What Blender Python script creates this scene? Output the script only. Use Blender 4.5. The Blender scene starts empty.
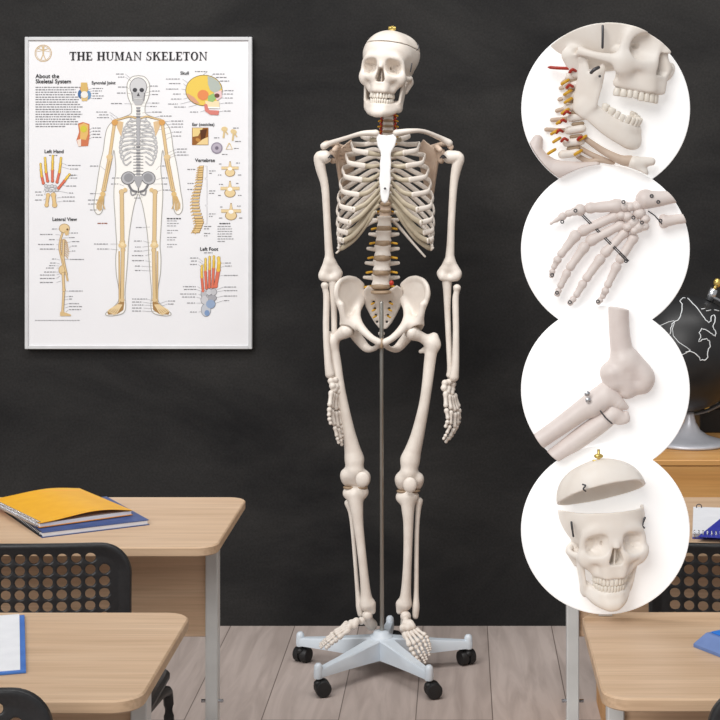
import bpy, math, random
import numpy as np
from mathutils import Vector, Matrix

random.seed(7)
rng = np.random.default_rng(7)
COL = bpy.context.scene.collection

# ------------------------------------------------------------------ camera frame
F = 1600.0            # focal length in pixels of the 720 frame
VX, VY = 460.0, 163.0 # vanishing point of the depth direction
CZ = 1.48             # camera height
WALL_Y = 5.115
Y0 = 4.65             # depth of the skeleton


def PX(px, py, Y):
    return np.array([(px - VX) * Y / F, Y, CZ - (py - VY) * Y / F])


def S(px, py, dy=0.0):
    return PX(px, py, Y0 + dy)


# ------------------------------------------------------------------ materials
def new_mat(name):
    m = bpy.data.materials.new(name)
    m.use_nodes = True
    nt = m.node_tree
    return m, nt, nt.nodes['Principled BSDF']


def srgb(r, g, b):
    def c(v):
        v /= 255.0
        return v / 12.92 if v <= 0.04045 else ((v + 0.055) / 1.055) ** 2.4
    return (c(r), c(g), c(b), 1.0)


def noise_mat(name, c1, c2, scale=20.0, rough=0.5, metal=0.0, bump=0.0, detail=4.0, stretch=(1, 1, 1), spec=0.5):
    m, nt, b = new_mat(name)
    tc = nt.nodes.new('ShaderNodeTexCoord')
    mp = nt.nodes.new('ShaderNodeMapping')
    mp.inputs['Scale'].default_value = stretch
    nz = nt.nodes.new('ShaderNodeTexNoise')
    nz.inputs['Scale'].default_value = scale
    nz.inputs['Detail'].default_value = detail
    cr = nt.nodes.new('ShaderNodeValToRGB')
    cr.color_ramp.elements[0].position = 0.3
    cr.color_ramp.elements[1].position = 0.7
    cr.color_ramp.elements[0].color = c1
    cr.color_ramp.elements[1].color = c2
    nt.links.new(tc.outputs['Object'], mp.inputs['Vector'])
    nt.links.new(mp.outputs['Vector'], nz.inputs['Vector'])
    nt.links.new(nz.outputs['Fac'], cr.inputs['Fac'])
    nt.links.new(cr.outputs['Color'], b.inputs['Base Color'])
    b.inputs['Roughness'].default_value = rough
    b.inputs['Metallic'].default_value = metal
    b.inputs['Specular IOR Level'].default_value = spec
    if bump:
        bp = nt.nodes.new('ShaderNodeBump')
        bp.inputs['Strength'].default_value = bump
        bp.inputs['Distance'].default_value = 0.002
        nt.links.new(nz.outputs['Fac'], bp.inputs['Height'])
        nt.links.new(bp.outputs['Normal'], b.inputs['Normal'])
    return m


def wood_mat(name, dark, mid, light, rough=0.45, scale=1.0):
    """Grain runs along the object's X axis."""
    m, nt, b = new_mat(name)
    tc = nt.nodes.new('ShaderNodeTexCoord')
    mp = nt.nodes.new('ShaderNodeMapping')
    mp.inputs['Scale'].default_value = (1.6 * scale, 26 * scale, 26 * scale)
    nz = nt.nodes.new('ShaderNodeTexNoise')
    nz.inputs['Scale'].default_value = 1.0
    nz.inputs['Detail'].default_value = 6
    nz.inputs['Distortion'].default_value = 0.6
    cr = nt.nodes.new('ShaderNodeValToRGB')
    e = cr.color_ramp.elements
    e[0].position, e[0].color = 0.28, dark
    e[1].position, e[1].color = 0.72, light
    k = e.new(0.5)
    k.color = mid
    mp2 = nt.nodes.new('ShaderNodeMapping')
    mp2.inputs['Scale'].default_value = (6 * scale, 220 * scale, 220 * scale)
    nz2 = nt.nodes.new('ShaderNodeTexNoise')
    nz2.inputs['Scale'].default_value = 1.0
    nz2.inputs['Detail'].default_value = 3
    mx = nt.nodes.new('ShaderNodeMix')
    mx.data_type = 'RGBA'
    mx.blend_type = 'MULTIPLY'
    cr2 = nt.nodes.new('ShaderNodeValToRGB')
    cr2.color_ramp.elements[0].position = 0.3
    cr2.color_ramp.elements[1].position = 0.6
    cr2.color_ramp.elements[0].color = (0.80, 0.78, 0.76, 1)
    cr2.color_ramp.elements[1].color = (1, 1, 1, 1)
    mx.inputs['Factor'].default_value = 0.7
    L = nt.links.new
    L(tc.outputs['Object'], mp.inputs['Vector'])
    L(tc.outputs['Object'], mp2.inputs['Vector'])
    L(mp.outputs['Vector'], nz.inputs['Vector'])
    L(mp2.outputs['Vector'], nz2.inputs['Vector'])
    L(nz.outputs['Fac'], cr.inputs['Fac'])
    L(nz2.outputs['Fac'], cr2.inputs['Fac'])
    L(cr.outputs['Color'], mx.inputs['A'])
    L(cr2.outputs['Color'], mx.inputs['B'])
    L(mx.outputs['Result'], b.inputs['Base Color'])
    b.inputs['Roughness'].default_value = rough
    b.inputs['Specular IOR Level'].default_value = 0.35
    return m


M = {}
M['bone'] = noise_mat('bone', srgb(222, 212, 202), srgb(234, 226, 217), 30, 0.42, bump=0.12)
M['bone_tan'] = noise_mat('bone_tannish', srgb(196, 172, 152), srgb(214, 194, 176), 30, 0.5)  # tan bone tone for shoulder blades, chest vertebrae and some panel bones
M['bone_pink'] = noise_mat('bone_pinkish', srgb(224, 211, 206), srgb(236, 226, 221), 25, 0.45, bump=0.12)
M['bone_cream'] = noise_mat('bone_cream', srgb(238, 229, 219), srgb(245, 239, 232), 25, 0.45, bump=0.1)
M['white_plastic'] = noise_mat('sternum_white', srgb(236, 236, 236), srgb(242, 242, 242), 40, 0.45)
M['teeth'] = noise_mat('tooth_enamel', srgb(236, 228, 216), srgb(242, 236, 226), 60, 0.3)
M['cartilage'] = noise_mat('cartilage', srgb(168, 156, 134), srgb(190, 178, 156), 40, 0.35)
M['disc_tan'] = noise_mat('vertebral_disc', srgb(150, 128, 104), srgb(172, 148, 122), 40, 0.5)
M['nerve'] = noise_mat('nerve_yellow', srgb(205, 150, 25), srgb(225, 175, 50), 40, 0.45)
M['artery'] = noise_mat('artery_red', srgb(160, 35, 20), srgb(190, 50, 30), 40, 0.4)
M['brass'] = noise_mat('brass', srgb(205, 175, 95), srgb(225, 200, 120), 40, 0.3, 0.8)
M['steel'] = noise_mat('steel', srgb(150, 148, 142), srgb(170, 168, 162), 20, 0.3, 0.9, stretch=(1, 1, .05))
M['dark_metal'] = noise_mat('dark_wire', srgb(70, 70, 72), srgb(100, 100, 104), 40, 0.35, 0.7)
M['base_white'] = noise_mat('stand_white', srgb(206, 216, 226), srgb(214, 223, 231), 15, 0.4)
M['black_rubber'] = noise_mat('black_rubber', srgb(20, 20, 21), srgb(30, 30, 31), 40, 0.55)
M['desk_wood'] = wood_mat('desk_oak', srgb(200, 167, 134), srgb(211, 179, 147), srgb(220, 190, 159))
M['desk_edge'] = wood_mat('desk_edge_band', srgb(160, 126, 92), srgb(176, 142, 106), srgb(190, 156, 120))
M['panel_wood'] = wood_mat('modesty_oak', srgb(206, 170, 138), srgb(220, 186, 154), srgb(230, 200, 170))
M['teacher_wood'] = wood_mat('honey_oak', srgb(186, 132, 72), srgb(206, 154, 92), srgb(220, 172, 110), scale=.8)
M['leg_white'] = noise_mat('leg_lacquer', srgb(205, 205, 203), srgb(216, 216, 214), 20, 0.35)
M['chair_black'] = noise_mat('chair_plastic', srgb(32, 32, 34), srgb(40, 40, 42), 200, 0.42, bump=0.15)
M['chair_metal'] = noise_mat('chair_tube', srgb(24, 24, 26), srgb(32, 32, 34), 60, 0.4)
M['yellow'] = noise_mat('yellow_cover', srgb(236, 170, 22), srgb(242, 180, 34), 30, 0.5)
M['orange'] = noise_mat('orange_inside', srgb(222, 140, 60), srgb(232, 155, 75), 30, 0.6)
M['navy'] = noise_mat('navy_cover', srgb(48, 72, 126), srgb(60, 86, 142), 30, 0.5)
M['paper'] = noise_mat('paper_white', srgb(232, 233, 238), srgb(240, 241, 245), 30, 0.6)
M['poster_paper'] = noise_mat('poster_paper', srgb(236, 236, 239), srgb(239, 239, 242), 6, 0.5)
M['clip_blue'] = noise_mat('clipboard_blue', srgb(56, 108, 190), srgb(70, 124, 204), 30, 0.45)
M['eraser_blue'] = noise_mat('case_blue', srgb(98, 124, 178), srgb(110, 136, 190), 30, 0.5)
M['eraser_top'] = noise_mat('case_lid_blue', srgb(32, 116, 214), srgb(44, 128, 224), 30, 0.5)
M['cobalt'] = noise_mat('cobalt_print', srgb(44, 52, 160), srgb(54, 62, 172), 30, 0.5)
M['chrome'] = noise_mat('chrome', srgb(190, 192, 198), srgb(214, 216, 220), 30, 0.2, 0.9)
M['silver'] = noise_mat('globe_silver', srgb(196, 198, 206), srgb(208, 210, 218), 30, 0.35, 0.25)
M['globe_black'] = noise_mat('globe_black', srgb(34, 34, 35), srgb(40, 40, 41), 30, 0.40, spec=.3)
M['chalk'] = noise_mat('chalk_line', srgb(205, 208, 210), srgb(225, 228, 230), 60, 0.8)
M['meridian'] = noise_mat('meridian_grey', srgb(112, 114, 118), srgb(126, 128, 132), 30, 0.4, 0.1)
M['black_box'] = noise_mat('black_card', srgb(20, 20, 21), srgb(28, 28, 29), 30, 0.5)
M['frame_grey'] = noise_mat('frame_grey', srgb(206, 207, 209), srgb(214, 215, 217), 30, 0.45)
M['hub_grey'] = noise_mat('hub_grey', srgb(170, 180, 190), srgb(180, 190, 198), 30, 0.4)


def disc_material():
    m, nt, b = new_mat('white_disc_glow')
    nz = nt.nodes.new('ShaderNodeTexNoise')
    nz.inputs['Scale'].default_value = 15
    cr = nt.nodes.new('ShaderNodeValToRGB')
    cr.color_ramp.elements[0].color = srgb(246, 246, 246)
    cr.color_ramp.elements[1].color = srgb(250, 250, 250)
    nt.links.new(nz.outputs['Fac'], cr.inputs['Fac'])
    nt.links.new(cr.outputs['Color'], b.inputs['Base Color'])
    b.inputs['Roughness'].default_value = 0.6
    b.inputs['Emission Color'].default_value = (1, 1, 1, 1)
    b.inputs['Emission Strength'].default_value = 0.30  # slight glow added to the plain discs to lift relief shadows; no lamp inside
    return m


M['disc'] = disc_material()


def color_attr_mat():
    m, nt, b = new_mat('printed_ink')
    a = nt.nodes.new('ShaderNodeVertexColor')
    a.layer_name = 'Col'
    nt.links.new(a.outputs['Color'], b.inputs['Base Color'])
    b.inputs['Roughness'].default_value = 0.55
    b.inputs['Specular IOR Level'].default_value = 0.3
    return m


M['ink'] = color_attr_mat()


def wall_material():
    m, nt, b = new_mat('chalkboard')
    L = nt.links.new
    tc = nt.nodes.new('ShaderNodeTexCoord')
    mp = nt.nodes.new('ShaderNodeMapping')
    mp.inputs['Rotation'].default_value = (0, math.radians(25), 0)
    mp.inputs['Scale'].default_value = (0.9, 1, 2.0)
    n1 = nt.nodes.new('ShaderNodeTexNoise')
    n1.inputs['Scale'].default_value = 1.5
    n1.inputs['Detail'].default_value = 9
    n1.inputs['Roughness'].default_value = 0.62
    n1.inputs['Distortion'].default_value = 0.5
    cr = nt.nodes.new('ShaderNodeValToRGB')
    cr.color_ramp.elements[0].position = 0.32
    cr.color_ramp.elements[0].color = srgb(30, 30, 31)
    cr.color_ramp.elements[1].position = 0.75
    cr.color_ramp.elements[1].color = srgb(56, 55, 54)
    n2 = nt.nodes.new('ShaderNodeTexNoise')
    n2.inputs['Scale'].default_value = 150
    n2.inputs['Detail'].default_value = 3
    mx = nt.nodes.new('ShaderNodeMix')
    mx.data_type = 'RGBA'
    mx.blend_type = 'MULTIPLY'
    mx.inputs['Factor'].default_value = 0.5
    cr2 = nt.nodes.new('ShaderNodeValToRGB')
    cr2.color_ramp.elements[0].position = 0.3
    cr2.color_ramp.elements[0].color = (0.6, 0.6, 0.6, 1)
    cr2.color_ramp.elements[1].position = 0.7
    cr2.color_ramp.elements[1].color = (1.25, 1.25, 1.25, 1)
    L(tc.outputs['Object'], mp.inputs['Vector'])
    L(mp.outputs['Vector'], n1.inputs['Vector'])
    L(tc.outputs['Object'], n2.inputs['Vector'])
    L(n1.outputs['Fac'], cr.inputs['Fac'])
    L(n2.outputs['Fac'], cr2.inputs['Fac'])
    L(cr.outputs['Color'], mx.inputs['A'])
    L(cr2.outputs['Color'], mx.inputs['B'])
    L(mx.outputs['Result'], b.inputs['Base Color'])
    b.inputs['Roughness'].default_value = 0.85
    b.inputs['Specular IOR Level'].default_value = 0.15
    return m


def floor_material():
    """Grey-brown boards running away from the camera (Y)."""
    m, nt, b = new_mat('grey_boards')
    L = nt.links.new
    tc = nt.nodes.new('ShaderNodeTexCoord')
    mp = nt.nodes.new('ShaderNodeMapping')
    mp.inputs['Rotation'].default_value = (0, 0, math.radians(90))
    mp.inputs['Location'].default_value = (0.33, 0.118, 0)
    br = nt.nodes.new('ShaderNodeTexBrick')
    br.inputs['Scale'].default_value = 1.0
    br.inputs['Brick Width'].default_value = 1.5
    br.inputs['Row Height'].default_value = 0.205
    br.inputs['Mortar Size'].default_value = 0.0016
    br.inputs['Mortar Smooth'].default_value = 0.2
    br.inputs['Color1'].default_value = srgb(184, 170, 163)
    br.inputs['Color2'].default_value = srgb(194, 180, 173)
    br.inputs['Mortar'].default_value = srgb(120, 108, 102)
    br.offset = 0.37
    mp2 = nt.nodes.new('ShaderNodeMapping')
    mp2.inputs['Scale'].default_value = (22, 2.2, 1)
    nz = nt.nodes.new('ShaderNodeTexNoise')
    nz.inputs['Scale'].default_value = 1.0
    nz.inputs['Detail'].default_value = 7
    nz.inputs['Distortion'].default_value = 1.2
    cr = nt.nodes.new('ShaderNodeValToRGB')
    cr.color_ramp.elements[0].position = 0.3
    cr.color_ramp.elements[0].color = (0.74, 0.72, 0.71, 1)
    cr.color_ramp.elements[1].position = 0.62
    cr.color_ramp.elements[1].color = (1.05, 1.05, 1.05, 1)
    mx = nt.nodes.new('ShaderNodeMix')
    mx.data_type = 'RGBA'
    mx.blend_type = 'MULTIPLY'
    mx.inputs['Factor'].default_value = 0.8
    L(tc.outputs['Object'], mp.inputs['Vector'])
    L(mp.outputs['Vector'], br.inputs['Vector'])
    L(tc.outputs['Object'], mp2.inputs['Vector'])
    L(mp2.outputs['Vector'], nz.inputs['Vector'])
    L(nz.outputs['Fac'], cr.inputs['Fac'])
    L(br.outputs['Color'], mx.inputs['A'])
    L(cr.outputs['Color'], mx.inputs['B'])
    L(mx.outputs['Result'], b.inputs['Base Color'])
    b.inputs['Roughness'].default_value = 0.55
    b.inputs['Specular IOR Level'].default_value = 0.3
    return m


# ------------------------------------------------------------------ object helpers
WORLD = {}


def tag(o, label, cat, group=None):
    o['label'] = label
    o['category'] = cat
    if group:
        o['group'] = group


def empty(name, loc, label=None, cat=None, group=None):
    o = bpy.data.objects.new(name, None)
    o.empty_display_size = 0.05
    COL.objects.link(o)
    o.location = Vector([float(v) for v in loc])
    WORLD[o] = np.array(loc, float)
    if label:
        tag(o, label, cat, group)
    return o


def part_empty(name, loc, parent):
    o = empty(name, loc)
    o.parent = parent
    o.location = Vector([float(v) for v in np.array(loc) - WORLD[parent]])
    return o


def make(name, geo, mat, parent=None, smooth=True, kind=None, colors=None):
    """geo = (verts Nx3 in world metres, faces). Origin goes to the mesh centre."""
    v, f = geo
    v = np.asarray(v, float)
    c = (v.min(0) + v.max(0)) / 2
    me = bpy.data.meshes.new(name)
    me.from_pydata([tuple(p) for p in (v - c)], [], [tuple(int(i) for i in q) for q in f])
    me.validate()
    me.update()
    if smooth:
        me.polygons.foreach_set('use_smooth', [True] * len(me.polygons))
    if colors is not None:
        ca = me.color_attributes.new('Col', 'FLOAT_COLOR', 'POINT')
        ca.data.foreach_set('color', np.asarray(colors, np.float32).ravel())
    me.materials.append(mat)
    o = bpy.data.objects.new(name, me)
    COL.objects.link(o)
    WORLD[o] = c
    if parent is not None:
        o.parent = parent
        c = c - WORLD[parent]
    o.location = Vector([float(x) for x in c])
    if kind:
        o['kind'] = kind
    return o


def copy_tree(o, parent=None):
    c = o.copy()
    COL.objects.link(c)
    if parent is not None:
        c.parent = parent
    for ch in list(o.children):
        copy_tree(ch, c)
    return c


def smooth_by_angle(o, deg=40):
    me = o.data
    me.polygons.foreach_set('use_smooth', [True] * len(me.polygons))
    try:
        me.set_sharp_from_angle(angle=math.radians(deg))
    except Exception:
        pass


class MB:
    def __init__(self):
        self.v, self.f, self.n = [], [], 0

    def add(self, geo):
        v, f = geo
        v = np.asarray(v, float)
        self.v.append(v)
        n = self.n
        self.f.extend([tuple(int(i) + n for i in q) for q in f])
        self.n += len(v)
        return self

    def geo(self):
        return np.concatenate(self.v), self.f


def merge(*gs):
    b = MB()
    for g in gs:
        b.add(g)
    return b.geo()


def box(lo, hi, bev=0.0):
    """Axis aligned box with chamfered edges."""
    lo = np.array(lo, float)
    hi = np.array(hi, float)
    if bev <= 0:
        v = [(x, y, z) for x in (lo[0], hi[0]) for y in (lo[1], hi[1]) for z in (lo[2], hi[2])]
        f = [(0, 1, 3, 2), (4, 6, 7, 5), (0, 4, 5, 1), (2, 3, 7, 6), (0, 2, 6, 4), (1, 5, 7, 3)]
        return np.array(v), f
    b = min(bev, *(0.49 * (hi - lo)))
    v, ix = [], {}
    for sx in (0, 1):
        for sy in (0, 1):
            for sz in (0, 1):
                for ax in range(3):
                    s = (sx, sy, sz)
                    p = []
                    for a in range(3):
                        q = (lo, hi)[s[a]][a]
                        if a != ax:
                            q += b if s[a] == 0 else -b
                        p.append(q)
                    ix[(s, ax)] = len(v)
                    v.append(p)
    f = []
    for ax in range(3):
        o1, o2 = [a for a in range(3) if a != ax]
        for sd in (0, 1):
            q = []
            for (i, j) in ((0, 0), (1, 0), (1, 1), (0, 1)):
                s = [0, 0, 0]
                s[ax], s[o1], s[o2] = sd, i, j
                q.append(ix[(tuple(s), ax)])
            f.append(q)
        for (i, j) in ((0, 0), (0, 1), (1, 0), (1, 1)):
            s0 = [0, 0, 0]
            s0[o1], s0[o2] = i, j
            s1 = list(s0)
            s1[ax] = 1
            f.append([ix[(tuple(s0), o1)], ix[(tuple(s1), o1)], ix[(tuple(s1), o2)], ix[(tuple(s0), o2)]])
    for sx in (0, 1):
        for sy in (0, 1):
            for sz in (0, 1):
                f.append([ix[((sx, sy, sz), a)] for a in range(3)])
    return fix_normals(np.array(v), f)


def fix_normals(v, f):
    """Orient the faces of a convex solid outward."""
    c = v.mean(0)
    out = []
    for q in f:
        p = v[list(q)]
        n = np.cross(p[1] - p[0], p[2] - p[0])
        out.append(tuple(q) if np.dot(n, p.mean(0) - c) >= 0 else tuple(reversed(q)))
    return v, out


def rotm(ax, deg):
    return np.array(Matrix.Rotation(math.radians(deg), 3, ax))


def xform(geo, R=None, t=None, s=1.0):
    v, f = geo
    v = np.asarray(v, float) * s
    if R is not None:
        v = v @ np.asarray(R).T
    if t is not None:
        v = v + np.asarray(t)
    return v, f


def catmull(pts, n=8):
    pts = np.asarray(pts, float)
    P = np.vstack([2 * pts[0] - pts[1], pts, 2 * pts[-1] - pts[-2]])
    out = []
    for i in range(1, len(P) - 2):
        p0, p1, p2, p3 = P[i - 1], P[i], P[i + 1], P[i + 2]
        for k in range(n):
            t = k / n
            out.append(0.5 * ((2 * p1) + (-p0 + p2) * t + (2 * p0 - 5 * p1 + 4 * p2 - p3) * t * t
                              + (-p0 + 3 * p1 - 3 * p2 + p3) * t ** 3))
    out.append(P[-2])
    return np.array(out)


def tube(pts, r, seg=10, r2=None, up=(0, 0, 1), closed=False, round_ends=True):
    """Tube along pts; r = half size across 'up', r2 = half size along 'up' (default r)."""
    pts = np.asarray(pts, float)
    n = len(pts)
    r = np.broadcast_to(np.asarray(r, float), (n,)).copy()
    r2 = r.copy() if r2 is None else np.broadcast_to(np.asarray(r2, float), (n,)).copy()
    if round_ends and not closed:
        d0 = pts[0] - pts[1]
        d0 /= max(np.linalg.norm(d0), 1e-9)
        d1 = pts[-1] - pts[-2]
        d1 /= max(np.linalg.norm(d1), 1e-9)
        e0, e1 = min(r[0], r2[0]), min(r[-1], r2[-1])
        pts = np.vstack([pts[0] + d0 * e0 * .95, pts[0] + d0 * e0 * .6, pts, pts[-1] + d1 * e1 * .6, pts[-1] + d1 * e1 * .95])
        r = np.concatenate([[r[0] * .3, r[0] * .8], r, [r[-1] * .8, r[-1] * .3]])
        r2 = np.concatenate([[r2[0] * .3, r2[0] * .8], r2, [r2[-1] * .8, r2[-1] * .3]])
        n += 4
    if closed:
        T = np.roll(pts, -1, 0) - np.roll(pts, 1, 0)
    else:
        T = np.gradient(pts, axis=0)
    T /= np.maximum(np.linalg.norm(T, axis=1, keepdims=True), 1e-9)
    up = np.asarray(up, float)
    U = np.zeros_like(T)
    last = None
    for i in range(n):
        u = up - np.dot(up, T[i]) * T[i]
        ln = np.linalg.norm(u)
        if ln < 0.15:
            u = last if last is not None else np.array([1., 0, 0])
            u = u - np.dot(u, T[i]) * T[i]
            ln = max(np.linalg.norm(u), 1e-6)
        u = u / ln
        U[i] = u
        last = u
    W = np.cross(T, U)
    ang = np.linspace(0, 2 * np.pi, seg, endpoint=False)
    V = (pts[:, None, :] + W[:, None, :] * (np.cos(ang)[None, :, None] * r[:, None, None])
         + U[:, None, :] * (np.sin(ang)[None, :, None] * r2[:, None, None])).reshape(-1, 3)
    f = []
    m = n if closed else n - 1
    for i in range(m):
        i2 = (i + 1) % n
        for k in range(seg):
            k2 = (k + 1) % seg
            f.append((i * seg + k, i * seg + k2, i2 * seg + k2, i2 * seg + k))
    if not closed:
        f.append(tuple(reversed(range(seg))))
        f.append(tuple((n - 1) * seg + k for k in range(seg)))
    return V, f


def cyl(a, b, r, seg=16, r_end=None):
    a, b = np.asarray(a, float), np.asarray(b, float)
    return tube(np.array([a, b]), [r, r if r_end is None else r_end], seg, round_ends=False,
                up=(0, 0, 1) if abs((b - a)[2]) < 0.9 * np.linalg.norm(b - a) else (0, 1, 0))


def lathe(prof, center=(0, 0, 0), seg=32, axis=None):
    """prof = [(r, h)] about +Z (or rotated by matrix axis)."""
    v, f = [], []
    a = np.linspace(0, 2 * np.pi, seg, endpoint=False)
    for r, h in prof:
        for t in a:
            v.append((r * math.cos(t), r * math.sin(t), h))
    for i in range(len(prof) - 1):
        for k in range(seg):
            k2 = (k + 1) % seg
            f.append((i * seg + k, i * seg + k2, (i + 1) * seg + k2, (i + 1) * seg + k))
    f.append(tuple(reversed(range(seg))))
    f.append(tuple((len(prof) - 1) * seg + k for k in range(seg)))
    v = np.array(v)
    if axis is not None:
        v = v @ np.asarray(axis).T
    return v + np.asarray(center), f


def ball(c, r, seg=12, rings=8, R=None):
    r = np.broadcast_to(np.asarray(r, float), (3,))
    v, f = [], []
    for i in range(rings + 1):
        ph = math.pi * (0.02 + 0.96 * i / rings)
        for k in range(seg):
            t = 2 * math.pi * k / seg
            v.append((math.sin(ph) * math.cos(t), math.sin(ph) * math.sin(t), -math.cos(ph)))
    for i in range(rings):
        for k in range(seg):
            k2 = (k + 1) % seg
            f.append((i * seg + k, i * seg + k2, (i + 1) * seg + k2, (i + 1) * seg + k))
    f.append(tuple(reversed(range(seg))))
    f.append(tuple(rings * seg + k for k in range(seg)))
    v = np.array(v) * r
    if R is not None:
        v = v @ np.asarray(R).T
    return v + np.asarray(c), f


def small_bone(a, b, r0, r1, seg=10, waist=0.62):
    """A finger or toe bone: swollen ends, narrow shaft."""
    a, b = np.asarray(a, float), np.asarray(b, float)
    L = np.linalg.norm(b - a)
    e0, e1 = min(r0 / L, .3), min(r1 / L, .3)
    rm = waist * (r0 + r1) / 2
    prof = [(0.0, .45 * r0), (.35 * e0, .85 * r0), (e0, r0), (e0 + .14, .8 * r0), (.45, rm), (.6, rm), (1 - e1 - .12, .82 * r1),
            (1 - e1, r1), (1 - .35 * e1, .85 * r1), (1, .45 * r1)]
    t = np.array([p[0] for p in prof])
    r = np.array([p[1] for p in prof])
    d = b - a
    up = (0, 1, 0) if abs(d[1]) < .8 * L else (0, 0, 1)
    return tube(a + t[:, None] * d, r, seg, round_ends=False, up=up)


def prism(outline, z0, z1, bev=0.0):
    """Outline [(x, y)] counter-clockwise extruded from z0 to z1 (top edges chamfered)."""
    o = np.array(outline, float)
    n = len(o)
    if bev:
        c = o.mean(0)
        d = o - c
        s = 1 - bev / np.maximum(np.abs(d).max(0), 1e-6)
        oi = c + d * s
        rings = [(oi, z0), (o, z0 + bev), (o, z1 - bev), (oi, z1)]
    else:
        rings = [(o, z0), (o, z1)]
    v = np.vstack([np.column_stack([q, np.full(n, z)]) for q, z in rings])
    f = []
    for i in range(len(rings) - 1):
        for k in range(n):
            k2 = (k + 1) % n
            f.append((i * n + k, i * n + k2, (i + 1) * n + k2, (i + 1) * n + k))
    f.append(tuple(reversed(range(n))))
    f.append(tuple((len(rings) - 1) * n + k for k in range(n)))
    return v, f


def round_rect(x0, y0, x1, y1, r, seg=6):
    out = []
    for cx, cy, a0 in ((x1 - r, y1 - r, 0), (x0 + r, y1 - r, 90), (x0 + r, y0 + r, 180), (x1 - r, y0 + r, 270)):
        for k in range(seg + 1):
            a = math.radians(a0 + 90 * k / seg)
            out.append((cx + r * math.cos(a), cy + r * math.sin(a)))
    return out


# ------------------------------------------------------------------ distance fields for the bones
def q_ell(P, c, r):
    x, y, z = (P[0] - c[0]) / r[0], (P[1] - c[1]) / r[1], (P[2] - c[2]) / r[2]
    k0 = np.sqrt(x * x + y * y + z * z) + 1e-6
    k1 = np.sqrt((x / r[0]) ** 2 + (y / r[1]) ** 2 + (z / r[2]) ** 2) + 1e-9
    return k0 * (k0 - 1) / k1


def q_cone(P, a, b, r1, r2):
    bx, by, bz = b[0] - a[0], b[1] - a[1], b[2] - a[2]
    L = bx * bx + by * by + bz * bz + 1e-12
    px, py, pz = P[0] - a[0], P[1] - a[1], P[2] - a[2]
    t = np.clip((px * bx + py * by + pz * bz) / L, 0, 1)
    return np.sqrt((px - t * bx) ** 2 + (py - t * by) ** 2 + (pz - t * bz) ** 2) - (r1 + (r2 - r1) * t)


def smin(a, b, k):
    h = np.maximum(k - np.abs(a - b), 0) / k
    return np.minimum(a, b) - h * h * k * 0.25


def smax(a, b, k):
    return -smin(-a, -b, k)


def q_chain(P, pts, rs, k):
    d = None
    if len(pts) > 2:
        # densify the spine so that the radius varies smoothly along the bone
        q = catmull(np.column_stack([np.asarray(pts, float), np.asarray(rs, float)]), 4)
        pts, rs = q[:, :3], q[:, 3]
        for i in range(len(pts) - 1):
            e = q_cone(P, pts[i], pts[i + 1], rs[i], rs[i + 1])
            d = e if d is None else np.minimum(d, e)
        return d
    for i in range(len(pts) - 1):
        e = q_cone(P, pts[i], pts[i + 1], rs[i], rs[i + 1])
        d = e if d is None else smin(d, e, k)
    return d


def q_poly2(u, v, poly):
    """Signed distance to a 2-D polygon."""
    n = len(poly)
    d = np.full(u.shape, 1e9, np.float32)
    s = np.ones(u.shape, np.float32)
    j = n - 1
    for i in range(n):
        ex, ey = poly[j][0] - poly[i][0], poly[j][1] - poly[i][1]
        wx, wy = u - poly[i][0], v - poly[i][1]
        t = np.clip((wx * ex + wy * ey) / (ex * ex + ey * ey + 1e-12), 0, 1)
        bx, by = wx - ex * t, wy - ey * t
        d = np.minimum(d, bx * bx + by * by)
        c1 = v >= poly[i][1]
        c2 = v < poly[j][1]
        c3 = ex * wy > ey * wx
        flip = (c1 & c2 & c3) | (~c1 & ~c2 & ~c3)
        s = np.where(flip, -s, s)
        j = i
    return s * np.sqrt(d)


def surface_nets(Fd, lo, h):
    nx, ny, nz = Fd.shape
    S_ = Fd < 0
    acc = np.zeros((nx - 1, ny - 1, nz - 1, 3), np.float32)
    cnt = np.zeros((nx - 1, ny - 1, nz - 1), np.float32)
    sh = (nx - 1, ny - 1, nz - 1)
    for ax in range(3):
        o1, o2 = [a for a in range(3) if a != ax]
        for i in (0, 1):
            for j in (0, 1):
                off = [0, 0, 0]
                off[o1], off[o2] = i, j
                off2 = list(off)
                off2[ax] = 1
                sa = tuple(slice(off[k], off[k] + sh[k]) for k in range(3))
                sb = tuple(slice(off2[k], off2[k] + sh[k]) for k in range(3))
                m = S_[sa] != S_[sb]
                a, b = Fd[sa][m], Fd[sb][m]
                t = a / (a - b)
                p = np.zeros((len(t), 3), np.float32)
                p[:, o1], p[:, o2], p[:, ax] = i, j, t
                acc[m] += p
                cnt[m] += 1
    act = cnt > 0
    ids = np.full(sh, -1, np.int64)
    ids[act] = np.arange(int(act.sum()))
    ijk = np.argwhere(act)
    v = (ijk + acc[act] / cnt[act][:, None]) * h + np.asarray(lo)
    faces = []
    for ax in range(3):
        o1, o2 = [(1, 2), (2, 0), (0, 1)][ax]
        sa = [slice(None)] * 3
        sb = [slice(None)] * 3
        sa[ax], sb[ax] = slice(0, -1), slice(1, None)
        for o in (o1, o2):
            sa[o] = slice(1, -1)
            sb[o] = slice(1, -1)
        A, B = S_[tuple(sa)], S_[tuple(sb)]
        ed = np.argwhere(A != B)
        if not len(ed):
            continue
        ins = A[tuple(ed.T)]
        base = ed.copy()
        base[:, o1] += 1
        base[:, o2] += 1

        def cell(d1, d2):
            c = base.copy()
            c[:, o1] += d1
            c[:, o2] += d2
            return ids[tuple(c.T)]
        q = np.stack([cell(-1, -1), cell(0, -1), cell(0, 0), cell(-1, 0)], 1)
        q[~ins] = q[~ins][:, ::-1]
        faces.append(q)
    return v, np.vstack(faces)


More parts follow.
